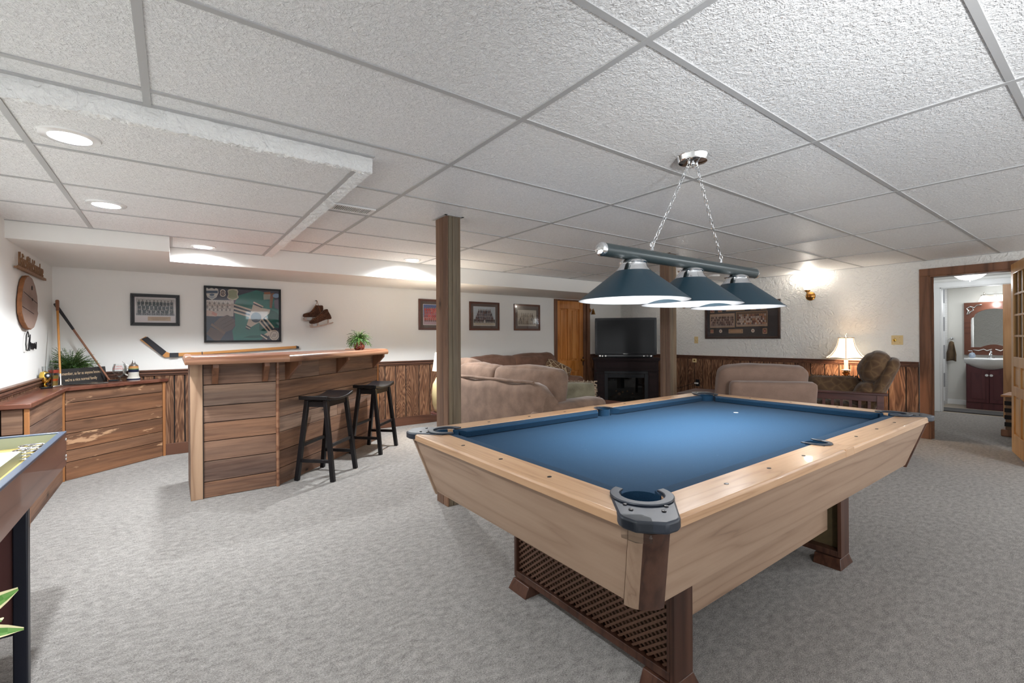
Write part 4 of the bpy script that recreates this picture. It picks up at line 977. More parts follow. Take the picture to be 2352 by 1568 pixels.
# ---------------------------------------------------------------- left wall decor
XZ = Matrix.Rotation(PI/2, 4, 'X')
SLAB = [(5.039,1.718),(5.141,1.708),(5.233,1.658),(5.301,1.582),(5.322,1.51),(5.312,1.46),(5.333,1.437),(5.286,1.386),(5.199,1.324),(5.100,1.304),(4.990,1.312),(4.887,1.358),(4.825,1.422),(4.818,1.516),(4.857,1.608),(4.908,1.672),(4.968,1.705)]
o = thing('log_slab_clock', 'oval slice of log with bark edge hanging on the left wall', 'wall decor', (XL+.002, 5.07, 1.52), PI/2)
pl = [(y-5.07, z-1.52) for y, z in SLAB]
q = MB(); q.prism(pl, .004, .030, M=XZ); q.build('bark_edge', bark, o, bev=.004)
q = MB(); q.prism([(x*.965, z*.97) for x, z in pl], .028, .0315, M=XZ); q.build('slab_face', slab_face, o)
q = MB(); q.beam((-.24, -.0318, -.05), (.10, -.0318, -.09), .002, .005, up=(0, 1, 0)); q.beam((-.2, -.0318, .06), (.22, -.0318, .0), .002, .004, up=(0, 1, 0)); q.lathe([(0, 0), (.010, 0), (.010, .002), (0, .002)], 12, M=T(.06, -.0315, .02, rx=PI/2)); q.lathe([(0, 0), (.018, 0), (.018, .0015), (0, .0015)], 10, M=T(.05, -.0315, .11, rx=PI/2)); q.build('crack', dark_gap, o)
o = thing('word_sign', 'rustic metal word sign about five o\'clock, high on the left wall above the log slice', 'sign', (XL+.002, 5.20, 1.80), PI/2)
rust = plain('rusty_metal', srgb(140, 104, 74), 0.6, metal=0.3, nz=0.35, nscale=30)
q = MB(); q.box(-.46, .46, -.024, -.006, -.058, -.046); q.box(-.46, .46, -.027, -.022, -.060, -.040); q.build('ledge', rust, o)
text_mesh('lettering', "It's Five O'clock Somewhere", .150, rust, o, T(0, -.018, .008) @ WALLM, .003, sx=.455)
o = thing('word_sign', 'black script metal word Cheers on the left wall below the log slice', 'sign', (XL+.002, 5.19, 1.20), PI/2)
def scr(pts, q, s=1): q.tube([(x, -.014, z) for x, z in pts], .0034, 6)
q = MB()
scr([(-.09, .045), (-.085, .075), (-.11, .09), (-.15, .06), (-.17, -.01), (-.155, -.055), (-.12, -.06), (-.09, -.035), (-.06, .03), (-.035, .065), (-.035, .04), (-.055, -.02), (-.07, -.058), (-.045, -.015), (-.02, .005), (-.01, -.01), (-.02, -.045), (0, -.05), (.03, -.03), (.045, -.005), (.025, -.002), (.018, -.03), (.035, -.05), (.06, -.035), (.08, -.012), (.06, -.004), (.052, -.03), (.068, -.05), (.09, -.035), (.105, 0), (.115, -.012), (.118, -.045), (.135, -.045), (.155, -.01), (.165, .006), (.165, -.03), (.155, -.05), (.135, -.045)], q)
q.build('script_lettering', black_gloss, o)

# ---------------------------------------------------------------- framed pictures
def frame(name, label, x, y, z, rz, w, h, fw, fm, back, depth=.022, group=None, matb=None):
    o = thing(name, label, 'picture', (x, y, z), rz, group)
    q = MB()
    for k in range(2):
        a, c, d_ = (0, fw*.55, depth) if k == 0 else (fw*.5, fw, depth*.7)
        W2, H2 = w/2, h/2
        q.box(-W2+a, W2-a, -d_, -.001, H2-c, H2-a); q.box(-W2+a, W2-a, -d_, -.001, -H2+a, -H2+c)
        q.box(-W2+a, -W2+c, -d_, -.001, -H2+c, H2-c); q.box(W2-c, W2-a, -d_, -.001, -H2+c, H2-c)
    q.build('picture_frame', fm, o, bev=.002)
    q = MB(); q.box(-w/2+fw*.6, w/2-fw*.6, -.007, -.001, -h/2+fw*.6, h/2-fw*.6); q.build('mat_board', back, o)
    q = MB(); q.box(-w/2+fw*.9, w/2-fw*.9, -depth*.62, -depth*.62+.0008, -h/2+fw*.9, h/2-fw*.9); q.build('glass_pane', pane_m, o)
    return o
def quad(q, x0, x1, z0, z1, y, c): q.add([(x0, y, z0), (x1, y, z0), (x1, y, z1), (x0, y, z1)], [(0, 1, 2, 3)], c=c)
def disc(q, x, z, rx, rz_, y, c, n=8): q.add([(x+rx*math.cos(2*PI*k/n), y, z+rz_*math.sin(2*PI*k/n)) for k in range(n)], [tuple(range(n))], c=c)
def team(parent, x0, x1, z0, z1, sky, ground, rows, counts, body, skin, legs, sd, bot=.25, topg=.12, y=-.0072, border=None, extra=None):
    rr = random.Random(sd); q = MB()
    if border: quad(q, x0-.006, x1+.006, z0-.006, z1+.006, y+.0001, border)
    quad(q, x0, x1, z0+(z1-z0)*bot*1.1, z1, y, sky); quad(q, x0, x1, z0, z0+(z1-z0)*bot*1.1, y, ground)
    H = z1-z0; zz0 = z0+H*bot*.5; zz1 = z1-H*topg; dy = .0001; hgt = (zz1-zz0)/(rows+.6)*1.5
    for r in range(rows):
        n = counts[r]; zb = zz1-(zz1-zz0-hgt)*(r/max(1, rows-1))-hgt; y_ = y-dy*(r+1)
        span = (x1-x0)*(.5+.44*(r+1)/rows) if counts[0] < counts[-1] else (x1-x0)*.94
        xm = (x0+x1)/2
        for k in range(n):
            px = xm-span/2+span*(k+.5)/n+rr.uniform(-.002, .002); wd = span/n*.42; bc = body[rr.randrange(len(body))]; v_ = rr.uniform(.8, 1.2); bc = tuple(min(1, c*v_) for c in bc)
            zt = zb+hgt*rr.uniform(.94, 1.04); hr = wd*.5
            q.add([(px-wd*.9, y_, zb), (px+wd*.9, y_, zb), (px+wd, y_, zt-hgt*.36), (px+wd*.5, y_, zt-hgt*.22), (px-wd*.5, y_, zt-hgt*.22), (px-wd, y_, zt-hgt*.36)], [(0, 1, 2, 3, 4, 5)], c=bc)
            disc(q, px, zt-hgt*.36, wd*.35, hgt*.08, y_-dy*.2, legs, 6)
            disc(q, px, zt-hgt*.11, hr, hgt*.12, y_-dy*.3, skin); disc(q, px, zt-hgt*.05, hr, hgt*.07, y_-dy*.4, (.03, .02, .02))
            if r == rows-1:
                for e_ in (-1, 1): quad(q, px+e_*wd*.5-wd*.3, px+e_*wd*.5+wd*.3, zb-hgt*.1, zb+hgt*.3, y_-dy*.3, legs)
    if extra: extra(q, y-.0008)
    return q.build('photograph', art_m, parent)
fwhite = plain('pale_mat_board', srgb(205, 196, 194), 0.8)
o = frame('framed_photo', 'black framed wide team photo with pale mat above the hockey stick blade', -.142, YB, 1.531, 0, .408, .330, .033, black_gloss, fwhite, .026)
def ex1(q, y):
    quad(q, -.065, .125, -.112, -.070, y, srgb(190, 160, 128))
    for k in range(4): quad(q, -.055+.01*k, .115-.012*k, -.080-.008*k, -.0785-.008*k, y-.0001, srgb(120, 90, 70))
    for k in range(7): a = rr_.uniform(-.1, .1); q.beam((a, y, -.045), (a+rr_.uniform(.02, .05)*(1 if k % 2 else -1), y, -.01), .002, .0006, c=(.5, .5, .5), up=(0, 1, 0))
rr_ = random.Random(3)
team(o, -.160, .160, -.058, .118, (.45, .42, .40), (.25, .25, .26), 3, (10, 9, 8), [(.03, .045, .045), (.02, .03, .035), (.06, .07, .07)], (.45, .40, .36), (.10, .10, .11), 4, bot=.12, topg=.1, border=(.7, .68, .66), extra=ex1)
mah = mahog
o = frame('framed_photo', 'reddish framed photo of a team in red, half hidden behind the nearer wood post', 3.105, YB, 1.563, 0, .545, .445, .030, mah, mat_dark)
team(o, -.195, .195, -.145, .145, srgb(92, 106, 150), srgb(180, 150, 156), 4, (11, 12, 12, 11), [(.62, .07, .04), (.55, .10, .07), (.66, .15, .10)], (.62, .45, .36), (.12, .10, .10), 7, bot=.34, border=(.75, .72, .7))
o = frame('framed_photo', 'reddish framed photo of a team in dark uniforms, right of the nearer wood post', 3.958, YB, 1.562, 0, .560, .445, .030, mah, mat_dark)
def ex2(q, y):
    quad(q, -.20, .20, -.145, -.105, y, srgb(205, 190, 168)); quad(q, -.17, .12, -.122, -.119, y-.0001, srgb(90, 80, 76)); disc(q, .0, -.085, .014, .03, y-.0002, (.6, .55, .5))
team(o, -.20, .20, -.145, .145, srgb(196, 202, 206), srgb(90, 96, 84), 4, (8, 11, 13, 12), [(.10, .05, .05), (.14, .10, .10), (.05, .04, .05)], (.55, .38, .30), (.42, .36, .33), 9, bot=.30, border=(.7, .7, .7), extra=ex2)
o = frame('framed_photo', 'reddish framed faded sepia team photo, nearest to the orange door', 4.812, YB, 1.561, 0, .555, .440, .030, mah, mat_dark)
team(o, -.20, .20, -.145, .125, srgb(206, 194, 176), srgb(186, 172, 154), 3, (7, 9, 9), [srgb(160, 142, 120), srgb(130, 112, 94), srgb(172, 156, 134)], srgb(188, 166, 142), srgb(120, 104, 88), 13, bot=.25, topg=.2)

# jersey collage: everything is drawn in the frame's own plane
jf = frame('framed_jersey', 'large black framed display of a green hockey jersey, glove and badges above the bar', .662, YB, 1.500, 0, .768, .627, .022, black_gloss, plain('navy_backing', (0.035, 0.04, 0.065), 0.8), .030)
JW, JH = .768, .627
def jm(x, y):
    u_ = (x-97)/1973; yt = 75+u_*110; yb_ = 1525-u_*15; return (-JW/2+u_*JW, JH/2-(y-yt)/(yb_-yt)*JH)
class Layer:
    def __init__(s): s.q = MB(); s.y = -.0073
    def poly(s, pts, c):
        L = [jm(*p) for p in pts]; loops = [[Vector((x, z, 0)) for x, z in L]]; tr = tessellate_polygon(loops)
        s.q.add([(x, s.y, z) for x, z in L], [tuple(t) for t in tr], c=c); s.y -= .00006
    def ell(s, x, y, rx, ry, c, n=24): s.poly([(x+rx*math.cos(2*PI*k/n), y+ry*math.sin(2*PI*k/n)) for k in range(n)], c)
    def stripe(s, x0, y0, x1, y1, w, c):
        d_ = math.hypot(x1-x0, y1-y0); nx, ny = -(y1-y0)/d_*w/2, (x1-x0)/d_*w/2
        s.poly([(x0+nx, y0+ny), (x1+nx, y1+ny), (x1-nx, y1-ny), (x0-nx, y0-ny)], c)
teal, teal2, navy, crm, brn = (.030, .165, .135), (.008, .095, .070), (.022, .028, .045), (.58, .47, .37), (.115, .075, .060)
J = Layer()
J.poly([(140, 125), (2030, 215), (2030, 1485), (150, 1485)], (.055, .055, .075))
J.poly([(940, 330), (1260, 235), (1420, 190), (1640, 260), (1800, 300), (2030, 600), (2030, 1150), (1880, 1150), (1700, 1270), (1500, 1485), (820, 1485), (780, 1200), (860, 1000), (830, 560)], teal)
J.poly([(1640, 700), (1800, 690), (1960, 760), (2030, 850), (2030, 1050), (1900, 1140), (1600, 900)], teal2)
J.poly([(1480, 1040), (1620, 1100), (1700, 1250), (1480, 1210)], teal2); J.poly([(1050, 1400), (1230, 1350), (1500, 1340), (1620, 1400), (1300, 1420)], teal2)
J.poly([(800, 1485), (1500, 1485), (1560, 1430), (820, 1440)], (.02, .14, .13))
for k, (ya, yb_) in enumerate(((560, 690), (600, 735), (650, 780), (695, 820), (745, 865))):
    J.stripe(825, ya, 1270, yb_+10, 42, crm if k % 2 == 0 else navy)
for k, (xa, ya, xb_, yb_) in enumerate(((1640, 890, 1880, 1160), (1600, 920, 1845, 1200), (1560, 940, 1800, 1225), (1520, 965, 1770, 1250), (1480, 990, 1740, 1270))):
    J.stripe(xa, ya, xb_, yb_, 40, crm if k % 2 == 0 else navy)
J.poly([(1320, 560), (1460, 610), (1530, 640), (1780, 690), (1750, 790), (1600, 900), (1500, 1000), (1250, 1140), (1150, 1080), (1250, 780)], crm)
J.stripe(1330, 500, 1590, 620, 38, crm); J.stripe(1330, 535, 1560, 640, 30, navy); J.stripe(1145, 1090, 1260, 1150, 26, navy); J.stripe(1130, 1120, 1240, 1175, 26, crm); J.stripe(1120, 1150, 1220, 1200, 26, navy)
J.poly([(1610, 1320), (1730, 1250), (1830, 1200), (1720, 1370)], crm); J.stripe(1520, 1330, 1690, 1440, 34, crm); J.stripe(1540, 1310, 1720, 1420, 34, navy)
J.poly([(140, 440), (820, 450), (830, 560), (810, 860), (140, 850)], (.50, .43, .38))
rj = random.Random(5)
for row, (yy, n) in enumerate(((520, 11), (610, 10), (690, 12))):
    for k in range(n):
        x = 180+k*600/n+rj.uniform(-6, 6); J.ell(x, yy-28, 13, 16, (.30, .24, .20), 7); J.ell(x, yy+8, 20, 30, (.22, .19, .18) if (k+row) % 2 else (.62, .56, .5), 7)
J.poly([(140, 700), (300, 720), (410, 800), (380, 890), (240, 930), (150, 880)], (.55, .38, .30)); J.poly([(300, 730), (420, 790), (390, 860), (280, 800)], (.52, .25, .20))
J.poly([(150, 850), (350, 860), (820, 900), (860, 1100), (780, 1220), (800, 1485), (150, 1485)], (.045, .052, .075))
J.poly([(330, 1040), (470, 900), (660, 820), (720, 850), (840, 950), (860, 1080), (780, 1190), (640, 1250), (560, 1270)], (.125, .085, .075))
for a in ((480, 1000, 700, 860), (520, 1080, 800, 930), (560, 1160, 840, 1000)): J.stripe(*a, 9, (.05, .035, .03))
J.poly([(260, 1130), (600, 1300), (470, 1480), (330, 1470), (150, 1300)], (.12, .075, .065)); J.stripe(270, 1060, 600, 1290, 62, (.165, .10, .075))
J.poly([(1600, 250), (1780, 240), (1790, 300), (1620, 300)], (.30, .12, .05)); J.poly([(1590, 300), (1790, 300), (1770, 430), (1600, 440)], (.30, .30, .24)); J.poly([(1790, 290), (1880, 260), (1890, 330), (1850, 440), (1820, 660), (1760, 640), (1770, 420)], (.22, .09, .04))
J.ell(1940, 340, 95, 55, (.20, .30, .42)); J.poly([(1880, 460), (2030, 420), (2030, 700), (1900, 650)], (.14, .12, .15))
# badges
J.poly([(140, 150), (175, 125), (210, 165), (285, 130), (350, 170), (385, 135), (440, 170), (450, 260), (400, 370), (290, 440), (180, 370), (135, 260)], (.60, .56, .50)); J.poly([(155, 205), (430, 205), (430, 270), (155, 270)], (.05, .08, .13)); J.ell(290, 310, 60, 30, (.08, .12, .18)); J.poly([(190, 350), (390, 350), (290, 415)], (.30, .33, .36))
J.poly([(670, 210), (700, 175), (800, 160), (910, 175), (940, 230), (920, 300), (950, 380), (880, 440), (800, 450), (700, 430), (655, 380), (690, 300)], (.55, .48, .36)); J.poly([(690, 215), (800, 178), (910, 215), (900, 300), (920, 380), (800, 430), (680, 380), (705, 300)], (.30, .32, .20))
J.ell(1395, 890, 138, 130, (.035, .045, .065)); J.ell(1395, 890, 100, 92, (.08, .10, .13)); J.ell(1395, 890, 88, 80, (.03, .04, .06))
J.ell(1880, 1340, 135, 135, (.58, .47, .37)); J.ell(1880, 1340, 105, 105, (.20, .15, .13)); J.ell(1880, 1340, 92, 92, (.56, .45, .36))
for k in range(3): J.stripe(1830+k*35, 1390, 1860+k*35, 1300, 12, (.12, .10, .10))
J.q.build('jersey_display', art_m, jf)
wh_ink = plain('badge_white', srgb(214, 204, 190), 0.6); bl_ink = plain('badge_maroon', srgb(60, 34, 34), 0.6)
x, z = jm(553, 275); text_mesh('badge_lettering', '8', .105, wh_ink, jf, T(x, -.0115, z) @ WALLM, .0003, offset=.004); text_mesh('badge_lettering', '8', .092, bl_ink, jf, T(x, -.0122, z) @ WALLM, .0003)
x, z = jm(1390, 895); text_mesh('badge_lettering', 'ATA', .036, wh_ink, jf, T(x, -.0122, z) @ WALLM, .0003)

# hockey stick and skates on the back wall
o = thing('hockey_stick', 'old wooden hockey stick with black taped blade hanging on the back wall above the bar', 'hockey stick', (.5, YB, 1.1))
def pz(L): return [(x-.5, z-1.1) for x, z in L]
SB = [(-.273,1.221),(-.225,1.255),(-.208,1.245),(-.051,1.092),(-.027,1.079),(-.030,1.035),(-.068,1.032),(-.089,1.053)]
q = MB(); q.prism(pz(SB), .010, .020, M=XZ); q.build('blade', stick_wood, o, bev=.002)
q = MB(); q.prism(pz([(-.260,1.228),(-.211,1.252),(-.054,1.095),(-.091,1.050)]), .008, .0225, M=XZ); q.build('blade_tape', black_tape, o)
q = MB(); q.prism(pz([(-.030,1.077),(.262,1.083),(1.219,1.137),(1.219,1.106),(.262,1.054),(-.032,1.035)]), .006, .028, M=XZ); q.build('shaft', stick_wood, o, bev=.004)
for L_ in ([(-.027,1.0795),(.050,1.0795),(.050,1.034),(-.027,1.034)], [(.255,1.086),(.264,1.086),(.264,1.051),(.255,1.051)], [(1.212,1.139),(1.241,1.130),(1.241,1.104),(1.212,1.102)]):
    q = MB(); q.prism(pz(L_), .004, .030, M=XZ); q.build('grip_tape', black_tape, o)
SB1 = [(1.526,1.586),(1.561,1.593),(1.569,1.562),(1.598,1.512),(1.609,1.476),(1.595,1.467),(1.541,1.460),(1.499,1.443),(1.451,1.420),(1.404,1.405),(1.357,1.405),(1.346,1.424),(1.352,1.440),(1.383,1.463),(1.425,1.486),(1.462,1.514),(1.483,1.543),(1.504,1.566)]
SB2 = [(1.463,1.637),(1.521,1.640),(1.523,1.594),(1.514,1.549),(1.503,1.504),(1.451,1.492),(1.301,1.486),(1.289,1.497),(1.286,1.516),(1.301,1.530),(1.368,1.551),(1.405,1.590),(1.436,1.641)]
def skate(label, boot, y0, y1, bladep, posts, ox, oz):
    o = thing('ice_skate', label, 'ice skate', (ox, YB, oz), group='pair of old ice skates')
    R_ = lambda L: [(x-ox, z-oz) for x, z in L]
    q = MB(); q.prism(R_(boot), y0, y1, M=XZ); q.build('boot', leather, o, bev=.014, seg=4)
    q = MB(); q.prism(R_(bladep), (y0+y1)/2-.002, (y0+y1)/2+.002, M=XZ)
    for (a, c, d_, e_) in posts: q.prism(R_([(a, c), (a+.018, c+.003), (a+.016, e_), (a-.002, e_-.002)]), y0+.02, y1-.02, M=XZ)
    q.build('skate_blade', steel_old, o)
    return o
s2 = skate('old brown leather ice skate, upper left one of the hanging pair nearest the wall', SB2, .006, .060, [(1.287,1.480),(1.298,1.480),(1.303,1.455),(1.363,1.449),(1.420,1.455),(1.420,1.448),(1.363,1.441),(1.311,1.439),(1.286,1.447)], [(1.312, 1.452, 0, 1.488), (1.395, 1.455, 0, 1.490)], 1.40, 1.55)
q = MB(); q.tube([(x-1.40, -.064, z-1.55) for x, z in ((1.444,1.694),(1.436,1.652),(1.415,1.607),(1.384,1.568))], .003, 6); q.tube([(1.447-1.40, -.064, 1.692-1.55), (1.457-1.40, -.066, 1.648-1.55), (1.468-1.4, -.085, 1.598-1.55), (1.475-1.4, -.11, 1.548-1.55)], .003, 6)
for k in range(6): q.tube([(1.436-.011*k-1.4-.012, -.064, 1.640-.018*k-1.55), (1.436-.011*k-1.4+.014, -.066, 1.633-.018*k-1.55)], .0022, 5)
q.build('lace', bark, s2)
s1 = skate('old brown leather ice skate, lower right one of the hanging pair in front', SB1, .062, .118, [(1.352,1.396),(1.362,1.397),(1.367,1.373),(1.424,1.378),(1.520,1.402),(1.627,1.432),(1.636,1.423),(1.611,1.408),(1.519,1.382),(1.424,1.361),(1.378,1.354),(1.357,1.361)], [(1.372, 1.372, 0, 1.408), (1.440, 1.382, 0, 1.420), (1.562, 1.412, 0, 1.462)], 1.48, 1.48)
q = MB()
for k in range(6): q.tube([(1.478-.017*k-1.48-.013, -.120, 1.528-.013*k-1.48), (1.478-.017*k-1.48+.013, -.120, 1.512-.013*k-1.48)], .0025, 5)
q.build('lace', bark, s1)
o = MB().lathe([(0, 0), (.006, 0), (.006, .03), (0, .032)], 10, M=T(1.446, YB, 1.697, rx=PI/2)).build('wall_hook', black_metal, None); tag(o, 'small dark hook holding the hanging ice skates on the back wall', 'hook')

# big team display on the right wall
bf = frame('framed_team_display', 'wide dark framed display with two long team photos on the textured right wall', XR, 3.685, 1.478, -PI/2, 1.18, .585, .035, wood('dark_walnut_frame', [(0.2, srgb(38, 22, 18)), (0.8, srgb(62, 40, 32))], 'X', 1, 3, 0.3, 0.3, bmp=0.02), plain('charcoal_mat', srgb(62, 56, 56), 0.8), .03)
tan = srgb(186, 146, 112)
def sub(x0, x1, z0, z1, rows, counts, sd, sky, body):
    team(bf, x0, x1, z0, z1, sky, srgb(176, 150, 132), rows, counts, body, srgb(190, 150, 125), srgb(150, 130, 120), sd, bot=.18, topg=.12, border=tan)
sub(-.505, -.10, -.105, .108, 4, (15, 15, 15, 14), 21, srgb(190, 160, 138), [srgb(90, 66, 62), srgb(160, 138, 130), srgb(120, 96, 90), srgb(70, 50, 50)])
sub(-.065, .400, -.095, .125, 5, (17, 17, 17, 17, 16), 22, srgb(110, 84, 66), [srgb(190, 168, 156), srgb(110, 60, 50), srgb(206, 186, 170), srgb(74, 52, 50), srgb(176, 120, 84)])
q = MB(); y = -.0074
for (x0, x1, z0, z1) in ((-.505, -.435, .135, .205), (-.37, -.30, .14, .205), (.155, .24, .15, .205), (.31, .395, .15, .215), (-.505, -.45, -.20, -.14), (.335, .40, -.215, -.135)):
    quad(q, x0, x1, z0, z1, y, tan); quad(q, x0+.01, x1-.01, z0+.012, z1-.012, y-.0003, srgb(110, 70, 60)); disc(q, (x0+x1)/2, (z0+z1)/2, .014, .016, y-.0006, srgb(190, 120, 110))
quad(q, -.235, .065, .15, .21, y, tan); quad(q, -.195, .035, -.205, -.14, y, tan); quad(q, -.18, .02, -.193, -.152, y-.0003, srgb(120, 96, 66)); quad(q, -.175, .015, -.188, -.157, y-.0005, tan)
for x in (-.327, .19): disc(q, x, -.168, .026, .029, y, srgb(214, 196, 178), 20); disc(q, x, -.168, .008, .009, y-.0003, srgb(130, 60, 50), 10)
for k in range(16): quad(q, -.215+.017*k, -.204+.017*k, .175, .188, y-.0003, srgb(130, 90, 66))
q.build('display_cards', art_m, bf)

# plates on the right wall
def plate_sw(name, label, cat, y, z, w, h, kind):
    o = thing(name, label, cat, (XR, y, z), -PI/2)
    q = MB(); q.box(-w/2, w/2, -.007, -.0005, -h/2, h/2); q.build('cover_plate', cream, o, bev=.002)
    for x in ((0,) if kind == 1 else (-.024, .026)):
        if kind == 2 and x > 0: q = MB(); q.box(x-.006, x+.006, -.018, -.006, -.004, .012); q.build('toggle', cream, o)
        elif kind: q = MB(); q.lathe([(0, 0), (.017, 0), (.016, .012), (.012, .014), (0, .014)], 20, M=T(x, -.006, 0, rx=PI/2)); q.build('dimmer_knob', cream if kind == 1 else gold, o)
        for zz in (-.03, .03): q = MB(); q.lathe([(0, 0), (.003, 0), (0, .001)], 8, M=T(x, -.007, zz, rx=PI/2)); q.build('screw', brass, o)
    return o
plate_sw('dimmer_switch', 'single cream dimmer switch plate on the right wall left of the team display', 'switch', 4.45, 1.166, .070, .115, 1)
plate_sw('dimmer_switch', 'double cream switch plate with round knob beside the hall doorway', 'switch', 1.745, 1.167, .114, .115, 2)
o = thing('wall_outlet', 'small cream square plate on the wainscot right of the farther post', 'outlet', (XR-.016, 4.475, .818), -PI/2)
q = MB(); q.box(-.038, .038, -.006, 0, -.034, .034); q.build('cover_plate', cream, o, bev=.002)
q = MB(); q.box(-.014, .014, -.0075, -.005, -.012, .012); q.build('socket', gold, o)

def sconce(y, label):
    o = thing('wall_sconce', label, 'wall lamp', (XR, y, 1.78), -PI/2, group='brass wall sconces')
    q = MB(); q.lathe([(0, 0), (.062, 0), (.062, .006), (.050, .020), (.030, .032), (.012, .036), (0, .036)], 32, M=T(0, 0, 0, rx=PI/2)); q.build('back_plate', brass, o)
    q = MB(); q.tube([(0, -.03, 0), (0, -.06, -.012), (0, -.095, -.006), (0, -.108, .025), (0, -.105, .055)], [.009, .008, .008, .009, .012], 12); q.lathe([(0, .05), (.018, .052), (.034, .066), (.036, .080), (0, .080)], 24, M=T(0, -.105, 0)); q.build('arm', brass, o)
    q = MB(); q.shell([(.034, .080), (.052, .120), (.072, .175), (.082, .212)], 36, M=T(0, -.105, 0)); q.build('glass_shade', sconce_m, o)
    light('POINT', 'sconce_lamp', (XR-.105, y, 2.03), 2.6, (1.0, .93, .84), .05)
sconce(2.70, 'lit brass wall sconce with fluted glass shade, between the team display and the doorway')
sconce(4.68, 'lit brass wall sconce mostly hidden behind the billiard lamp shades and farther post')
o = thing('brass_bell', 'small brass bell ornament on the casing of the orange door', 'bell', (6.325, YB-.03, 1.70))
q = MB(); q.shell([(.004, .035), (.018, .03), (.026, .0), (.030, -.03), (.044, -.048)], 24, M=T(.03, -.03, 0)); q.lathe([(0, .035), (.012, .035), (.006, .055), (0, .055)], 12, M=T(.03, -.03, 0)); q.build('bell', brass, o)
q = MB(); q.tube([(-.02, 0, .03), (-.005, -.03, .03), (.03, -.03, .055)], .006, 8); q.box(-.03, -.01, -.005, .005, -.01, .06); q.build('bracket', brass, o)

# ---------------------------------------------------------------- fireplace, television, sound bar
fp_ = thing('electric_fireplace', 'dark wood mantel fireplace set diagonally in the corner under the television', 'fireplace', (6.34, 5.26, 0), -PI/4)
q = MB(); q.box(-.575, .575, -.045, .34, .828, .857); q.box(-.56, .56, -.03, .33, .805, .828); q.build('mantel_shelf', espresso, fp_, bev=.004)
q = MB(); q.box(-.545, .545, -.002, .32, .64, .805); q.box(-.545, -.535, 0, .32, 0, .64); q.box(.535, .545, 0, .32, 0, .64); q.box(-.55, .55, -.012, .32, .632, .648); q.build('surround', espresso, fp_, bev=.003)
q = MB(); q.box(-.50, .50, -.010, 0, .672, .785); q.build('frieze_panel', espresso, fp_, bev=.005)
for s in (-1, 1):
    q = MB(); q.box(min(s*.37, s*.535), max(s*.37, s*.535), -.004, .05, 0, .63); q.box(min(s*.39, s*.515), max(s*.39, s*.515), -.012, 0, .10, .60); q.build('column', espresso, fp_, bev=.004)
q = MB(); q.box(-.37, .37, .0, .03, .585, .63); q.box(-.37, -.31, .0, .03, .0, .585); q.box(.31, .37, .0, .03, .0, .585); q.box(-.31, .31, .0, .03, 0, .10); q.build('firebox_frame', black_plastic, fp_, bev=.003)
q = MB(); q.box(-.305, .305, .012, .03, .515, .58)
for k in range(5): q.box(-.29, .06, .004, .014, .522+.010*k, .526+.010*k)
q.build('heater_grille', black_plastic, fp_)
q = MB(); q.box(-.31, .31, .30, .31, .05, .52); q.box(-.31, .31, .03, .30, .05, .11); q.build('firebox_lining', plain('firebox_grey', (0.03, 0.034, 0.036), 0.7), fp_)
rr_ = random.Random(8); q = MB()
for k in range(7): x = -.20+.07*k; q.tube([(x-.07, .14+rr_.uniform(-.03, .03), .14+.02*(k % 3)), (x+.07, .17+rr_.uniform(-.04, .04), .16+.03*((k+1) % 3))], .026, 10, c=(.05, .035, .03))
for (x, z, r) in ((-.05, .285, .018), (-.11, .25, .028), (-.16, .30, .012), (.12, .26, .014), (.03, .30, .014)): q.lathe([(0, 0), (r, 0), (r*.9, .012), (0, .012)], 14, M=T(x, .115, z-.03, rx=PI/2), c=srgb(190, 140, 100))
q.build('log_set', matte_v, fp_)
q = MB(); q.box(-.31, .31, .028, .030, .10, .515); q.build('glass_front', glass('fire_glass', (.55, .57, .58), 1.6), fp_)
tv = thing('television', 'black flat television with glossy bezel standing on the fireplace mantel', 'television', (6.36, 5.28, .857), -PI/4)
q = MB(); q.rbox((0, .05, .375), (1.055, .055, .655), .012, n=6); q.build('bezel', piano_m, tv)
q = MB(); q.box(-.490, .490, .0205, .024, .10, .665); q.build('screen', screen_m, tv)
q = MB(); q.lathe([(0, 0), (.24, 0), (.235, .008), (.06, .016), (0, .016)], 40, M=T(0, .09, 0) @ Matrix.Diagonal((1, .55, 1, 1))); q.box(-.05, .05, .07, .11, .01, .08); q.build('stand', piano_m, tv)
text_mesh('brand_lettering', 'SAMSUNG', .018, silver, tv, T(0, .021, .068) @ WALLM, .0006)
sb = thing('sound_bar', 'black sound bar with small silver drivers in front of the television', 'speaker', (6.30, 5.245, .857), -PI/4)
q = MB(); q.rbox((0, .0, .038), (.93, .06, .066), .012, n=6); q.build('enclosure', piano_m, sb)
for x in (-.43, -.385, -.33, .31, .37, .43):
    q = MB(); q.lathe([(.012, 0), (.014, .003), (.016, 0)], 16, M=T(x, -.030, .040, rx=PI/2)); q.build('speaker_driver', silver, sb)

# ---------------------------------------------------------------- sectional sofa (one L: one leg along the back wall, one leg with its back to the room)
SA = math.radians(6.0)
so = thing('sofa', 'mocha chenille sofa with its back turned to the pool table, loose cushions along the top', 'sofa', (2.62, 3.09, 0), SA)
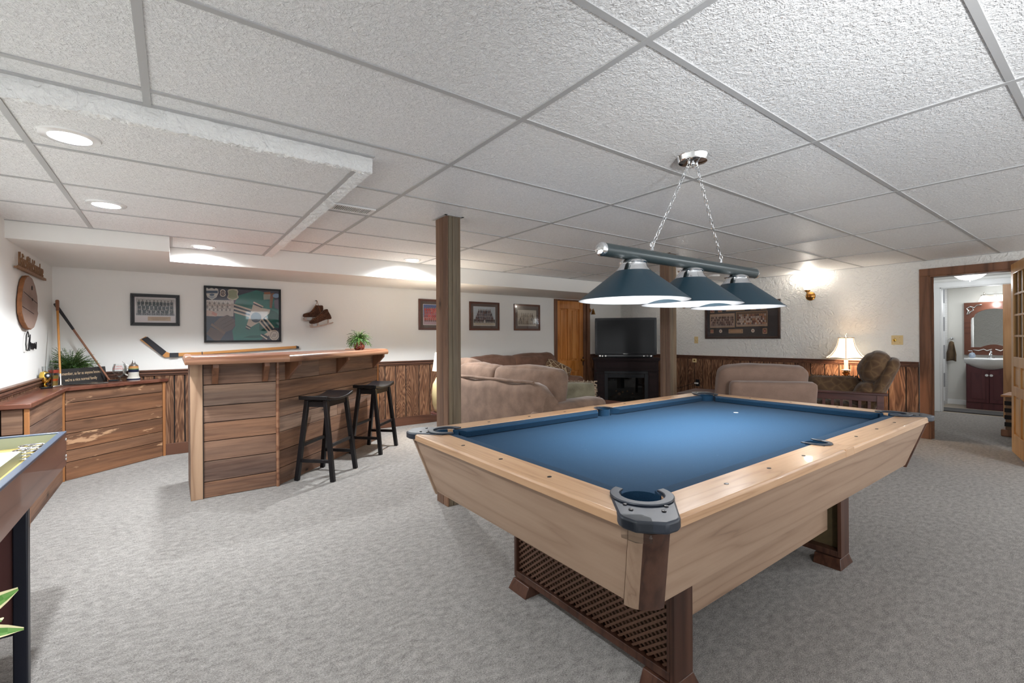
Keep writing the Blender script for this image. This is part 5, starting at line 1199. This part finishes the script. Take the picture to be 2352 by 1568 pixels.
# local: x to the right (into seating), y away along the back
L1 = 1.52
q = MB()
vs = []; fs = []
nY = 16
for i in range(nY+1):
    y = L1*i/nY
    top_ = .70 if i == 0 else (.785 if i == 1 else .80+.015*math.sin(i))
    for (x, z) in ((.0, .04), (-.005, .35), (.0, .70*top_/.8), (.02, top_-.02), (.06, top_), (.14, top_-.01), (.19, top_-.06), (.20, .30)): vs.append((x, y, z))
m = 8
for i in range(nY):
    for j in range(m-1): fs.append((i*m+j, i*m+j+1, (i+1)*m+j+1, (i+1)*m+j))
fs += [tuple(range(m)), tuple(nY*m+k for k in range(m-1, -1, -1))]
q.add(vs, fs, smooth=True); q.build('back', sofa_f, so, auto=50)
q = MB(); q.tube([(.035, .16+(L1-.18)*k/10, .808+.003*math.sin(k*2)) for k in range(11)], .016, 10); q.build('welt', sofa_f, so)
q = MB(); q.rbox((.42, .09, .31), (.90, .22, .54), .09, n=8, wr=.006, seed=2); q.rbox((.50, .08, .545), (.78, .27, .16), .078, n=10, wr=.006, seed=5); q.build('arm', sofa_f, so)
q = MB(); q.box(.1, .92, .18, L1, .06, .30); q.build('base', sofa_f, so)
for k, (yy, w_) in enumerate(((.52, .66), (1.19, .66))):
    q = MB(); q.rbox((.52, yy, .375), (.80, w_, .17), .06, n=8, puff=.02, wr=.004, seed=k); q.build('seat_cushion', sofa_d, so)
for k, (yy, w_, tz, cx_) in enumerate(((.50, .84, .0, .30), (1.26, .66, .0, .32), (1.86, .5, .03, .50))):
    q = MB(); q.rbox((0, 0, 0), (.24, w_, .46), .055, n=14, puff=.035, wr=.018, seed=k*3.1, M=T(cx_, yy, .685+tz, ry=math.radians(10), rz=math.radians(3-3*k))); q.build('back_cushion', sofa_f, so)
so = thing('sofa', 'dark mocha sofa against the back wall beside the orange door, two big back cushions', 'sofa', (3.45, 5.0, 0))
M2 = Matrix.Translation((-3.45, -5.0, 0))    # room coordinates -> sofa coordinates
q = MB(); q.rbox((4.25, 5.90, .40), (1.66, .26, .76), .08, n=10, wr=.006, M=M2, seed=4); q.build('back', sofa_d, so)
q = MB(); q.box(3.45, 5.0, 5.05, 5.9, .06, .30, M=M2); q.build('base', sofa_f, so)
for k, x in enumerate((3.84, 4.58)):
    q = MB(); q.rbox((x, 5.40, .375), (.73, .80, .17), .06, n=8, puff=.02, wr=.004, M=M2, seed=k+7); q.build('seat_cushion', sofa_d, so)
for k, (x, w_, dz) in enumerate(((3.85, .86, .0), (4.60, .92, .015))):
    q = MB(); q.rbox((0, 0, 0), (w_, .26, .52), .09, n=12, puff=.035, wr=.02, seed=k*2.7+1, M=M2 @ T(x-.03, 5.68, .675+dz, rx=math.radians(-10))); q.build('back_cushion', sofa_d, so)
q = MB(); q.tube([M2 @ Vector((5.06, y, .50)) for y in (5.08, 5.12, 5.5, 5.9)], [.10, .125, .125, .12], 20); q.box(4.98, 5.15, 5.10, 5.9, .06, .50, M=M2); q.build('arm', sofa_d, so)
def pillow(name, label, loc, rot, size, m, fringe=None, sd=0):
    o = thing(name, label, 'pillow', loc, rot[2]); MM = T(0, 0, 0, rx=rot[0], ry=rot[1])
    w_, h_, t_ = size; q = MB(); vs = []; fs = []; n = 16
    for s in (0, 1):
        for i in range(n+1):
            for j in range(n+1):
                u_, v_ = 2*i/n-1, 2*j/n-1; e = max(0, (1-u_**4)*(1-v_**4))**.5
                px = w_/2*u_*(1-.06*v_*v_*(1-0)); pz_ = h_/2*v_*(1-.06*u_*u_)
                wr_ = noise.noise(Vector((u_*2+sd, v_*2, s)))*.012*e
                vs.append(MM @ Vector((px, (t_/2*e+wr_)*(1 if s else -1), pz_)))
    I = lambda s, i, j: s*(n+1)**2+i*(n+1)+j
    for i in range(n):
        for j in range(n): fs += [(I(0, i, j), I(0, i+1, j), I(0, i+1, j+1), I(0, i, j+1)), (I(1, i, j), I(1, i, j+1), I(1, i+1, j+1), I(1, i+1, j))]
    q.add(vs, fs, smooth=True); q.build('pillow_cover', m, o, auto=80)
    if fringe:
        q = MB(); rr = random.Random(sd); per = []
        for k in range(46): per.append((-w_/2+w_*k/45, h_/2)); per.append((-w_/2+w_*k/45, -h_/2))
        for k in range(28): per.append((w_/2, -h_/2+h_*k/27)); per.append((-w_/2, -h_/2+h_*k/27))
        for x, z in per:
            d_ = Vector((x/(w_/2) if abs(x) > w_/2-.001 else 0, 0, z/(h_/2) if abs(z) > h_/2-.001 else 0)); c0 = Vector((x*.93, 0, z*.93))
            pts = [c0+d_*.004, c0+d_*.016+Vector((rr.uniform(-.008, .008), rr.uniform(-.012, .012), rr.uniform(-.006, .01))), c0+d_*.030+Vector((rr.uniform(-.012, .012), rr.uniform(-.014, .014), rr.uniform(-.012, .006)))]
            q.tube([MM @ p for p in pts], [.0045, .0055, .003], 5)
        q.build('fringe', fringe, o)
    return o
pillow('throw_pillow', 'sage green throw pillow with ruffled fringe resting at the near sofa arm', (3.42, 3.52, .60), (math.radians(-18), 0, math.radians(-42)), (.42, .30, .16), green_f, fringe_f, 3)
pillow('throw_pillow', 'brown and cream striped throw pillow at the right end of the wall side sofa', (4.86, 5.42, .66), (math.radians(-25), math.radians(25), math.radians(-40)), (.42, .38, .16), throw_f, None, 7)
q = MB(); rr_ = random.Random(2)
for k in range(60):
    a = rr_.uniform(0, 2*PI); x, y = .24*math.cos(a)*rr_.random(), .05*math.sin(a); q.tube([(x, y, .0), (x+rr_.uniform(-.03, .03), y+rr_.uniform(-.01, .01), .03+rr_.uniform(0, .03)), (x+rr_.uniform(-.05, .05), y, .035+rr_.uniform(0, .03))], .004, 5)
# coffee table with dried arrangement
ct = thing('coffee_table', 'reddish wood coffee table in front of the sectional sofa', 'table', (4.02, 4.10, 0), math.radians(10))
q = MB(); q.box(-.30, .30, -.50, .50, .405, .44); q.build('table_top', red_top, ct, bev=.006)
q = MB(); q.box(-.26, .26, -.46, .46, .33, .405); q.build('table_apron', cherry, ct)
for sx in (-1, 1):
    for sy in (-1, 1): q = MB(); q.beam((sx*.25, sy*.45, 0), (sx*.25, sy*.45, .405), .05, .05, up=(0, 1, 0)); q.build('table_leg', cherry, ct, bev=.004)
ar = thing('dried_arrangement', 'low basket of dried branches and pale green sprigs on the coffee table', 'plant', (3.93, 4.05, .44))
q = MB(); q.lathe([(0, 0), (.14, 0), (.17, .06), (.16, .06), (0, .04)], 20); q.build('basket', bark, ar)
rr_ = random.Random(14); q = MB(); q2 = MB()
for k in range(46):
    a = rr_.uniform(0, 2*PI); r = rr_.uniform(.12, .30); h = rr_.uniform(.05, .19); p1 = Vector((r*math.cos(a), r*math.sin(a), h))
    q.tube([(0, 0, .05), (p1.x*.5, p1.y*.5, h*.9), p1], .003, 5, c=(.10, .06, .04))
    if k % 2:
        c_ = (.33, .38, .20) if k % 4 == 1 else (.45, .45, .30)
        for j in range(9):
            t_ = p1+Vector((rr_.uniform(-.04, .04), rr_.uniform(-.04, .04), rr_.uniform(-.02, .035))); q2.add([p1, p1+(t_-p1)*.5+Vector((.006, 0, .004)), t_, p1+(t_-p1)*.5-Vector((.006, 0, 0))], [(0, 1, 2, 3)], c=c_)
    else:
        q.rbox(tuple(p1), (.03, .03, .03), .014, n=3, c=(.16, .08, .06))
q.build('branches', matte_v, ar); q2.build('sprigs', leaf_m, ar)

# ---------------------------------------------------------------- recliner seen from behind
rc = thing('recliner', 'taupe cloth recliner seen from behind, just past the far rail of the pool table', 'armchair', (4.70, 2.17, 0), math.radians(-50))
q = MB(); q.rbox((0, -.02, .57), (.74, .13, .48), .045, n=10, wr=.004, M=T(0, -.08, 0, rx=math.radians(9)), seed=3); q.build('back_shell', recl_f, rc)
q = MB(); q.rbox((0, 0, 0), (.80, .22, .60), .075, n=14, puff=.02, wr=.012, M=T(-.02, .10, .63, rx=math.radians(12)), seed=6); q.build('back_cushion', recl_f, rc)
for s in (-1, 1): q = MB(); q.rbox((s*.42, .40, .33), (.17, .80, .52), .08, n=8, wr=.004, seed=s); q.build('arm', recl_f, rc)
q = MB(); q.rbox((0, .45, .33), (.66, .72, .26), .07, n=8, puff=.02, wr=.004); q.build('seat_cushion', recl_f, rc)
q = MB(); q.box(-.38, .38, .02, .78, .04, .22); q.build('base', recl_f, rc)
q = MB()
for a in ((-.20, .10), (.12, .14)): q.tube([(a[0]+.02*k, -.135+.004*math.sin(k*3)-.0, .72+.006*math.sin(k*2)) for k in range(3)], .0035, 5)
q.build('loose_thread', white_m, rc)
et = thing('end_table', 'low dark wood end table against the wainscot left of the recliner', 'table', (5.42, 3.30, 0), math.radians(12))
q = MB(); q.box(-.30, .42, -.22, .22, .485, .515); q.build('table_top', cherry, et, bev=.01)
for sx in (-.27, .39):
    for sy in (-.19, .19): q = MB(); q.beam((sx, sy, 0), (sx, sy, .487), .035, .035, up=(0, 1, 0)); q.build('table_leg', cherry, et)
q = MB(); q.box(-.26, .38, -.19, .19, .16, .18); q.build('table_shelf', cherry, et)
o = thing('wall_outlet', 'dark outlet with plugged white adapter low on the right wainscot behind the far pocket', 'outlet', (XR-.016, 4.42, .44), -PI/2)
q = MB(); q.box(-.036, .036, -.006, 0, -.057, .057); q.build('cover_plate', black_plastic, o, bev=.002)
q = MB(); q.box(-.045, .02, -.034, -.006, -.02, .006); q.build('plug', white_m, o, bev=.004)
q = MB(); q.tube([(-.045, -.02, -.006), (-.16, -.03, -.05), (-.35, -.03, -.12), (-.50, -.03, -.09), (-.58, -.03, -.02)], .004, 6); q.build('cord', black_plastic, o)

# ---------------------------------------------------------------- mission armchair, lamp table, lamp
mc = thing('mission_armchair', 'dark wood mission armchair with slatted sides and olive patterned cushions, beside the doorway', 'armchair', (6.00, 2.02, 0), math.radians(16))
for s in (-1, 1):
    X = s*.30
    q = MB(); q.box(X-.045, X+.045, -.46, .50, .612, .634); q.build('arm_rest', cherry, mc, bev=.005)
    q = MB(); q.box(X-.014, X+.014, -.40, .42, .545, .612); q.box(X-.014, X+.014, -.40, .42, .20, .26); q.build('side_rail', cherry, mc, bev=.002)
    for y in (-.40, .42): q = MB(); q.box(X-.028, X+.028, y-.028, y+.028, .0, .612); q.build('leg', cherry, mc, bev=.002)
    for k in range(9):
        y = -.31+.078*k; q = MB(); q.box(X-.007, X+.007, y-.013, y+.013, .26, .546); q.build('slat', cherry, mc)
q = MB(); q.rbox((0, .08, .40), (.54, .66, .17), .06, n=10, puff=.03, wr=.004, seed=2); q.build('seat_cushion', chair_f, mc)
bm_ = T(0, -.27, .44, rx=math.radians(24))
q = MB(); q.rbox((0, -.02, .28), (.50, .11, .62), .05, n=10, puff=.02, wr=.006, M=bm_, seed=3); q.build('back_cushion', chair_f, mc)
q = MB(); q.rbox((0, .095, .44), (.46, .24, .33), .11, n=12, puff=.02, wr=.012, M=bm_, seed=8); q.build('head_pillow', chair_f, mc)
q = MB(); q.rbox((0, .06, .14), (.48, .18, .28), .085, n=10, puff=.02, wr=.012, M=bm_, seed=9); q.build('lumbar_pillow', chair_f, mc)
pillow('throw_pillow', 'olive patterned throw pillow with dark fringe lying across the mission armchair', (6.00, 2.02, .655), (math.radians(-35), 0, math.radians(-70)), (.50, .25, .15), chair_f, m_fabric('dark_fringe', srgb(84, 66, 48)), 21)
lt = thing('lamp_table', 'small dark lamp table between the mission armchair and the right wall', 'table', (6.93, 2.20, 0))
q = MB(); q.box(-.19, .19, -.19, .19, .55, .575); q.build('table_top', cherry, lt, bev=.006)
for sx in (-1, 1):
    for sy in (-1, 1): q = MB(); q.beam((sx*.16, sy*.16, 0), (sx*.16, sy*.16, .552), .03, .03, up=(0, 1, 0)); q.build('table_leg', cherry, lt)
la = thing('table_lamp', 'lit brass table lamp with flared cream bell shade beside the mission armchair', 'lamp', (6.93, 2.20, .575))
q = MB(); q.lathe([(0, 0), (.075, 0), (.078, .012), (.05, .03), (.022, .045), (.016, .07), (.030, .09), (.050, .105), (.052, .115), (.028, .128), (.020, .145), (.038, .165), (.042, .178), (.024, .192), (.022, .205), (0, .205)], 28); q.build('lamp_base', brass, la)
q = MB(); q.lathe([(0, .205), (.045, .206), (.052, .214), (.030, .218), (.023, .220), (.023, .335), (0, .335)], 24); q.build('candle_tube', white_gloss, la)
# six-panel bell shade
q = MB(); q3 = MB(); n6 = 6; prof = [(.225, .360), (.175, .400), (.132, .460), (.104, .525), (.090, .590), (.086, .622)]
vs = []; fs = []
for k in range(n6*6):
    a = 2*PI*k/(n6*6)+.3; seg_ = (k % 6)/6.; f_ = 1-.06*math.sin(PI*seg_)
    for r, z in prof: vs.append((r*f_*math.cos(a), r*f_*math.sin(a), z+.012*math.sin(PI*seg_)*(r/.225)))
m = len(prof)
for k in range(n6*6):
    for j in range(m-1): fs.append((k*m+j, ((k+1) % (n6*6))*m+j, ((k+1) % (n6*6))*m+j+1, k*m+j+1))
q.add(vs, fs, smooth=True); shd = q.build('lamp_shade', lampshade_m, la)
for k in range(n6):
    a = 2*PI*k/n6+.3; q3.tube([(r*1.01*math.cos(a), r*1.01*math.sin(a), z) for r, z in prof], .0028, 6)
q3.tube([((.226*(1-.06*math.sin(PI*(k % 6)/6)))*math.cos(2*PI*k/36+.3), (.226*(1-.06*math.sin(PI*(k % 6)/6)))*math.sin(2*PI*k/36+.3), .360+.012*math.sin(PI*(k % 6)/6)) for k in range(36)], .0035, 6, closed=True)
q3.tube([(.087*math.cos(2*PI*k/24), .087*math.sin(2*PI*k/24), .622) for k in range(24)], .0035, 6, closed=True)
q3.build('shade_piping', brass, shd)
q = MB(); q.tube([(.019*math.cos(t), 0, .665+.019*math.sin(t)) for t in [2*PI*k/20 for k in range(20)]], .004, 8, closed=True); q.tube([(0, 0, .60), (0, 0, .647)], .004, 8); q.build('ring_finial', silver, la)
et2 = thing('end_table', 'small round end table between the bar and the sofa, behind the nearer post', 'table', (2.62, 5.02, 0))
q = MB(); q.lathe([(0, 0), (.12, 0), (.11, .02), (.03, .04), (.025, .28), (.06, .30), (0, .30)], 28); q.build('pedestal', cherry, et2)
q = MB(); q.lathe([(0, .30), (.12, .30), (.125, .31), (.12, .325), (0, .325)], 36); q.build('table_top', cherry, et2)
l2 = thing('table_lamp', 'cream pot bellied table lamp almost hidden behind the nearer post beside the sofa', 'lamp', (2.62, 5.02, .325))
q = MB(); q.lathe([(0, 0), (.06, 0), (.07, .01), (.10, .10), (.108, .22), (.095, .34), (.05, .42), (.025, .46), (.015, .52), (0, .52)], 32); q.build('lamp_base', plain('cream_glaze', srgb(206, 186, 140), .3), l2)
q = MB(); q.shell([(.100, .50), (.065, .72)], 36); q.build('lamp_shade', lampshade_m, l2)
light('POINT', 'sofa_lamp_bulb', (2.62, 5.02, .98), 22, (1.0, .88, .72), .05)
light('POINT', 'table_lamp_bulb', (6.93, 2.20, .575+.47), 8, WARM, .04)

# ---------------------------------------------------------------- hall chest and bathroom
ch = thing('blanket_chest', 'dark wooden chest on a plinth in the hall behind the open glazed door', 'chest', (8.08, .96, 0), math.radians(-2))
q = MB(); q.box(0.02, .45, -.80, -.02, .07, .475); q.build('chest_body', wood('aged_chest', [(0.2, srgb(76, 52, 34)), (0.8, srgb(122, 90, 62))], 'Y', 1, 4, 0.5, bmp=0.1), ch, bev=.004)
q = MB(); q.box(-.012, .48, -.84, .015, .475, .50); q.build('chest_lid', honey_trim, ch, bev=.006)
q = MB(); q.box(-.015, .48, -.84, .015, 0, .085); q.build('plinth', brown_trim_v, ch, bev=.012)
q = MB()
for k in range(4): q.box(.012, .026, -.075, -.014, .12+k*.085, .17+k*.085)
q.build('dovetail_joint', dark_gap, ch)
va = thing('bathroom_vanity', 'burgundy two-door bathroom vanity with curved white basin', 'vanity', (10.71, 1.417, 0), -PI/2)
q = MB(); q.box(-.275, .275, .0, .42, .09, .80); q.box(-.275, .275, -.004, .01, .0, .10); q.build('cabinet_body', burgundy, va, bev=.003)
for s in (-1, 1):
    pts = []
    x0_, x1_ = (.004, .262)
    for k in range(9):
        x = x0_+(x1_-x0_)*k/8; pts.append((s*x, .655+.10*(x/.275)**1.6-.015))
    q = MB(); q.prism([(s*x0_, .115)]+pts+[(s*x1_, .115)] if False else [(s*x1_, .115), (s*x0_, .115)]+pts, -.0, .018, M=XZ); dr = q.build('door', burgundy, va, bev=.004)
    pts2 = [(s*(.045+.17*k/6), .57+.06*((.045+.17*k/6)/.275)**1.6) for k in range(7)]
    q = MB(); q.prism([(s*.215, .17), (s*.045, .17)]+pts2, .016, .024, M=XZ); q.build('raised_panel', burgundy, dr, bev=.004)
    q = MB(); q.lathe([(0, 0), (.006, 0), (.006, .01), (.020, .016), (.020, .024), (0, .028)], 18, M=T(s*.026, -.018, .567, rx=PI/2)); q.build('knob', white_gloss, dr)
q = MB(); vs = []; fs = []; nx = 20
for i in range(nx+1):
    u_ = 2*i/nx-1; bot = .66+.105*abs(u_)**2.0; fr = -.03-.12*(1-u_*u_)
    for (y, z) in ((.42, .842), (fr+.01, .842), (fr, .832), (fr+.004, .805), (fr*.5+.0, (bot+.80)/2), (-.006, bot), (.42, bot)): vs.append((u_*.295, y, z))
m = 7
for i in range(nx):
    for j in range(m): fs.append((i*m+j, (i+1)*m+j, (i+1)*m+(j+1) % m, i*m+(j+1) % m))
fs += [tuple(range(m)), tuple(nx*m+k for k in range(m-1, -1, -1))]
q.add(vs, fs, smooth=True); q.build('basin', white_gloss, va, auto=50)
fa = thing('basin_faucet', 'chrome faucet on the white bathroom basin', 'faucet', (10.86, 1.417, .842), -PI/2)
q = MB(); q.lathe([(0, 0), (.045, 0), (.04, .012), (.018, .02), (.016, .07), (0, .075)], 20); q.tube([(0, 0, .06), (0, -.04, .085), (0, -.11, .075), (0, -.13, .05)], [.016, .015, .012, .010], 12); q.build('spout', chrome, fa)
q = MB(); q.tube([(0, .0, .075), (0, .01, .10), (0, -.02, .115)], [.012, .016, .010], 12); q.build('lever', chrome, fa)
sd_ = thing('soap_bottle', 'round clear soap pump bottle on the left of the basin', 'bottle', (10.82, 1.635, .842), -PI/2)
q = MB(); q.lathe([(0, 0), (.03, .002), (.044, .03), (.044, .05), (.03, .08), (.012, .09), (0, .09)], 24, c=(.35, .38, .42)); q.build('bottle_body', plain('blue_grey_soap', (.30, .36, .45), 0.08, coat=.6), sd_)
q = MB(); q.tube([(0, 0, .088), (0, 0, .12), (-.045, 0, .118)], .006, 8); q.build('pump', chrome, sd_)
mi = thing('bathroom_mirror', 'arched bathroom mirror in a reddish wood frame with silver scroll corner', 'mirror', (11.165, 1.42, .885), -PI/2)
W2_, H_ = .36, .90
inner = [(-.275, .13), (-.275, .60), (-.268, .635), (-.235, .655), (-.222, .70)]+[(-.222+.444*k/12, .70+.085*math.sin(PI*k/12)**.7+.0) for k in range(1, 12)]+[(.222, .70), (.235, .655), (.268, .635), (.275, .60), (.275, .13), (.16, .13)]+[(.16-.32*k/8, .13+.05*math.sin(PI*k/8)) for k in range(1, 8)]+[(-.16, .13)]
outer = [(-W2_, 0), (W2_, 0), (W2_, H_), (-W2_, H_)]
q = MB(); loops = [[Vector((x, z, 0)) for x, z in outer], [Vector((x, z, 0)) for x, z in inner]]; tr = tessellate_polygon(loops); flat = [p for L in loops for p in L]
q.add([(p.x, -.035, p.y) for p in flat], [tuple(t) for t in tr]); n_ = len(outer)
q.add([(x, y, z) for y in (-.035, 0) for x, z in outer], [(i, (i+1) % 4, 4+(i+1) % 4, 4+i) for i in range(4)])
ni = len(inner); q.add([(x, y, z) for y in (-.035, -.012) for x, z in inner], [(i, (i+1) % ni, ni+(i+1) % ni, ni+i) for i in range(ni)])
q.build('mirror_frame', mahog, mi)
q = MB(); q.add([(x, -.013, z) for x, z in inner], [tuple(range(ni))]); q.build('mirror_glass', mirror_m, mi)
q = MB(); q.tube([(-.32, -.038, .70), (-.30, -.042, .76), (-.325, -.04, .80), (-.28, -.042, .83), (-.23, -.04, .81), (-.20, -.042, .85), (-.14, -.04, .86), (-.15, -.04, .835)], [.010, .014, .010, .014, .010, .012, .008, .005], 8); q.tube([(-.30, -.04, .70), (-.275, -.042, .745), (-.24, -.04, .77), (-.25, -.04, .80)], [.006, .012, .008, .006], 8)
for s in (-1, 1): q.tube([(s*.02, -.04, .10), (s*.08, -.042, .075), (s*.12, -.04, .10), (s*.18, -.042, .075), (s*.25, -.04, .085)], [.008, .010, .008, .010, .005], 8)
q.build('scroll_ornament', silver, mi)
vl = thing('vanity_light', 'two-shade nickel wall light with white glass shades above the bathroom mirror', 'wall lamp', (11.168, 1.40, 1.87), -PI/2)
q = MB(); q.box(-.13, .13, -.02, -.001, -.035, .035); q.tube([(-.17, -.05, .03), (.17, -.05, .03)], .008, 10); q.box(-.012, .012, -.05, -.01, .01, .045); q.build('bar', nickel, vl)
for s in (-1, 1):
    q = MB(); q.lathe([(0, .02), (.02, .02), (.022, .035), (.010, .045), (.008, .065), (.012, .07), (0, .085)], 18, M=T(s*.12, -.10, 0)); q.tube([(s*.12, -.05, .03), (s*.12, -.10, .03)], .007, 8); q.build('socket_cap', nickel, vl)
    q = MB(); q.shell([(.022, .022), (.045, .0), (.060, -.04), (.072, -.075)], 28, M=T(s*.12, -.10, 0)); q.build('glass_shade', dome_m, vl)
light('POINT', 'vanity_lamp', (11.0, 1.40, 1.74), 2.2, NEU, .06)
tw = thing('hand_towel', 'brown hand towel hanging from a small chrome ring beside the shower', 'towel', (11.12, 1.945, 1.10), -PI/2)
q = MB(); vs = []; fs = []
for i in range(9):
    for j in range(15):
        u_, v_ = i/8, j/14; w_ = .05+.06*min(1, v_*1.6); vs.append(((u_-.5)*2*w_*.62+.01, -.045+.022*math.sin(u_*9+v_*2)*min(1, v_*3), -v_*.34+.02*math.sin(u_*3)))
        
for i in range(8):
    for j in range(14): fs.append((i*15+j, (i+1)*15+j, (i+1)*15+j+1, i*15+j+1))
q.add(vs, fs, smooth=True); t_o = q.build('towel_cloth', towel_m, tw); so_m = t_o.modifiers.new('thickness', 'SOLIDIFY'); so_m.thickness = .012
tr2 = thing('towel_ring', 'chrome towel ring on the bathroom wall above the brown towel', 'towel ring', (11.168, 1.94, 1.13), -PI/2)
q = MB(); q.lathe([(0, 0), (.02, 0), (.02, .01), (.008, .015), (.008, .04), (0, .04)], 16, M=T(0, 0, .04, rx=PI/2)); q.tube([(.045*math.cos(t), -.035, .0+.045*math.sin(t)) for t in [2*PI*k/24 for k in range(24)]], .004, 8, closed=True); q.build('ring', chrome, tr2)
q = MB(); q.box(10.15, 11.16, 2.0, 2.06, 0, 2.1); struct('wall_shower', q, tile_m)
sc_ = thing('shower_curtain', 'white shower curtain with broad grey bands beside the bathroom door', 'curtain', (10.12, 1.93, 0))
q = MB(); 
for k in range(9):
    c_ = (.72, .72, .72) if k % 2 == 0 else (.30, .30, .31); z0_ = .12+k*.235
    vs = []; 
    for i in range(25): x = .42*i/24; vs += [(x, .02*math.sin(i*1.1), z0_), (x, .02*math.sin(i*1.1), z0_+.235)]
    q.add(vs, [(2*i, 2*i+2, 2*i+3, 2*i+1) for i in range(24)], c=c_, smooth=True)
q.build('curtain_cloth', matte_v, sc_)
q = MB(); q.rbox((10.25, 1.52, .008), (.46, .92, .016), .007, n=6); o = q.build('bath_mat', mat_m, None); tag(o, 'long charcoal mat on the floor across the bathroom threshold', 'rug')

# ---------------------------------------------------------------- shuffle / bumper game table at the left edge
gt = thing('game_table', 'bumper game table with blue-black rim and reddish wood sides at the left edge', 'game table', (0, 0, 0))
GX0, GX1, GY0, GY1 = -.895, -.398, .75, 2.94
gside = wood('reddish_game_side', [(0.2, srgb(104, 68, 58)), (0.8, srgb(140, 100, 86))], 'Y', 1.0, 5.0, 0.3, 0.3, bmp=0.02)
rim = plain('blue_black_rim', srgb(66, 82, 104), 0.3, coat=.3)
for (x0, x1, y0, y1) in ((GX1-.022, GX1, GY0, GY1), (GX0, GX0+.022, GY0, GY1), (GX0+.022, GX1-.022, GY1-.022, GY1), (GX0+.022, GX1-.022, GY0, GY0+.022)):
    q = MB(); q.box(x0, x1, y0, y1, .645, .792); q.build('side_board', gside, gt, bev=.002)
    q = MB(); q.box(x0-.001, x1+.001, y0-.001, y1+.001, .790, .801); q.build('rim', rim, gt, bev=.002)
q = MB(); q.box(GX0+.02, GX1-.02, GY0+.02, GY1-.02, .70, .748); q.build('play_deck', plain('speckled_gold_deck', srgb(186, 164, 96), 0.4, nz=.5, nscale=120), gt)
q = MB(); q.box(GX0+.10, GX1-.085, GY0+.2, GY1-.34, .748, .788); q.build('raised_lane', white_gloss, gt, bev=.002)
q = MB(); q.box(GX1-.085, GX1-.082, GY0+.2, GY1-.34, .748, .786)
q.box(GX0+.022, GX1-.022, GY1-.025, GY1-.021, .748, .795); q.build('lane_edge', plain('grey_lane_edge', srgb(150, 158, 140), .4), gt)
for (x, y) in ((-.475, GY1-.20), (-.475, GY1-.30), (-.62, GY1-.16)):
    q = MB()
    for k in range(3): q.tube([(x+.038*math.cos(t), y+.038*math.sin(t), .754+.013*k) for t in [2*PI*j/24 for j in range(24)]], .0045, 8, closed=True)
    q.lathe([(0, .748), (.014, .749), (.014, .785), (0, .788)], 16, M=T(x, y, 0)); q.build('bumper_coil', chrome, gt)
for z in (.765, .69, .675):
    q = MB(); q.lathe([(0, 0), (.006, 0), (.005, .003), (0, .004)], 12, M=T(GX1, GY1-.014, z, ry=PI/2)); q.build('screw', silver, gt)
for y in (2.32, 1.05):
    for x in (-.43, -.86): q = MB(); q.box(x-.019, x+.019, y-.019, y+.019, 0, .66); q.build('leg', black_metal, gt, bev=.004)
    
    for z_ in (.60, .20): q = MB(); q.box(-.842, -.449, y-.012, y+.012, z_, z_+.035); q.build('cross_bar', black_metal, gt, bev=.002)
    q = MB(); q.box(-.842, -.449, y-.004, y+.004, .235, .60); q.build('end_panel', plain('burgundy_panel', srgb(98, 58, 56), .6), gt)
pp = thing('potted_plant', 'variegated leafy plant in a pot beside the game table, leaves peeking in at lower left', 'plant', (-.328, 1.22, 0))
q = MB(); q.lathe([(0, 0), (.05, 0), (.062, .16), (.066, .17), (.058, .17), (.055, .15), (0, .15)], 24); q.build('pot', plain('terracotta_pot', srgb(150, 92, 66), .8), pp)
q = MB(); q2 = MB(); rr_ = random.Random(4)
def leafblade(base, tip, wd, bendz, upv=(0, .3, 1)):
    base, tip = Vector(base), Vector(tip); n = 8; d_ = (tip-base); sd = d_.cross(Vector(upv)).normalized(); rows = []
    vs = []
    for i in range(n+1):
        t = i/n; c0 = base+d_*t+Vector((0, 0, bendz*math.sin(PI*t))); ww = wd*math.sin(PI*min(1, t*.92+.06))**.8
        for f_ in (-1, -.62, 0, .62, 1): vs.append(c0+sd*ww*f_+Vector((0, 0, .004*abs(f_))))
    for i in range(n):
        for j in range(4):
            c_ = srgb(224, 214, 168) if j in (0, 3) else ((.10, .26, .05) if (i+j) % 2 else (.16, .33, .08))
            q2.add([vs[i*5+j], vs[i*5+j+1], vs[(i+1)*5+j+1], vs[(i+1)*5+j]], [(0, 1, 2, 3)], c=c_, smooth=False)
for k in range(9):
    a = 2*PI*k/9; h = .30+.05*k; st_ = Vector((.02*math.cos(a), .02*math.sin(a), .15)); top_ = Vector((.03*math.cos(a), .03*math.sin(a), h)); q.tube([st_, top_], .003, 5, c=(.2, .3, .1))
    leafblade(top_, top_+Vector((.09*math.cos(a), .09*math.sin(a), .045)), .026, .01)
leafblade((-.07, .06, .655), (.083, .08, .733), .024, .0, (.2, -1, .3)); leafblade((-.08, .05, .660), (.090, .08, .652), .019, .014, (.2, -1, .5))
q.build('stem', leaf_m, pp); q2.build('leaves', leaf_m, pp)
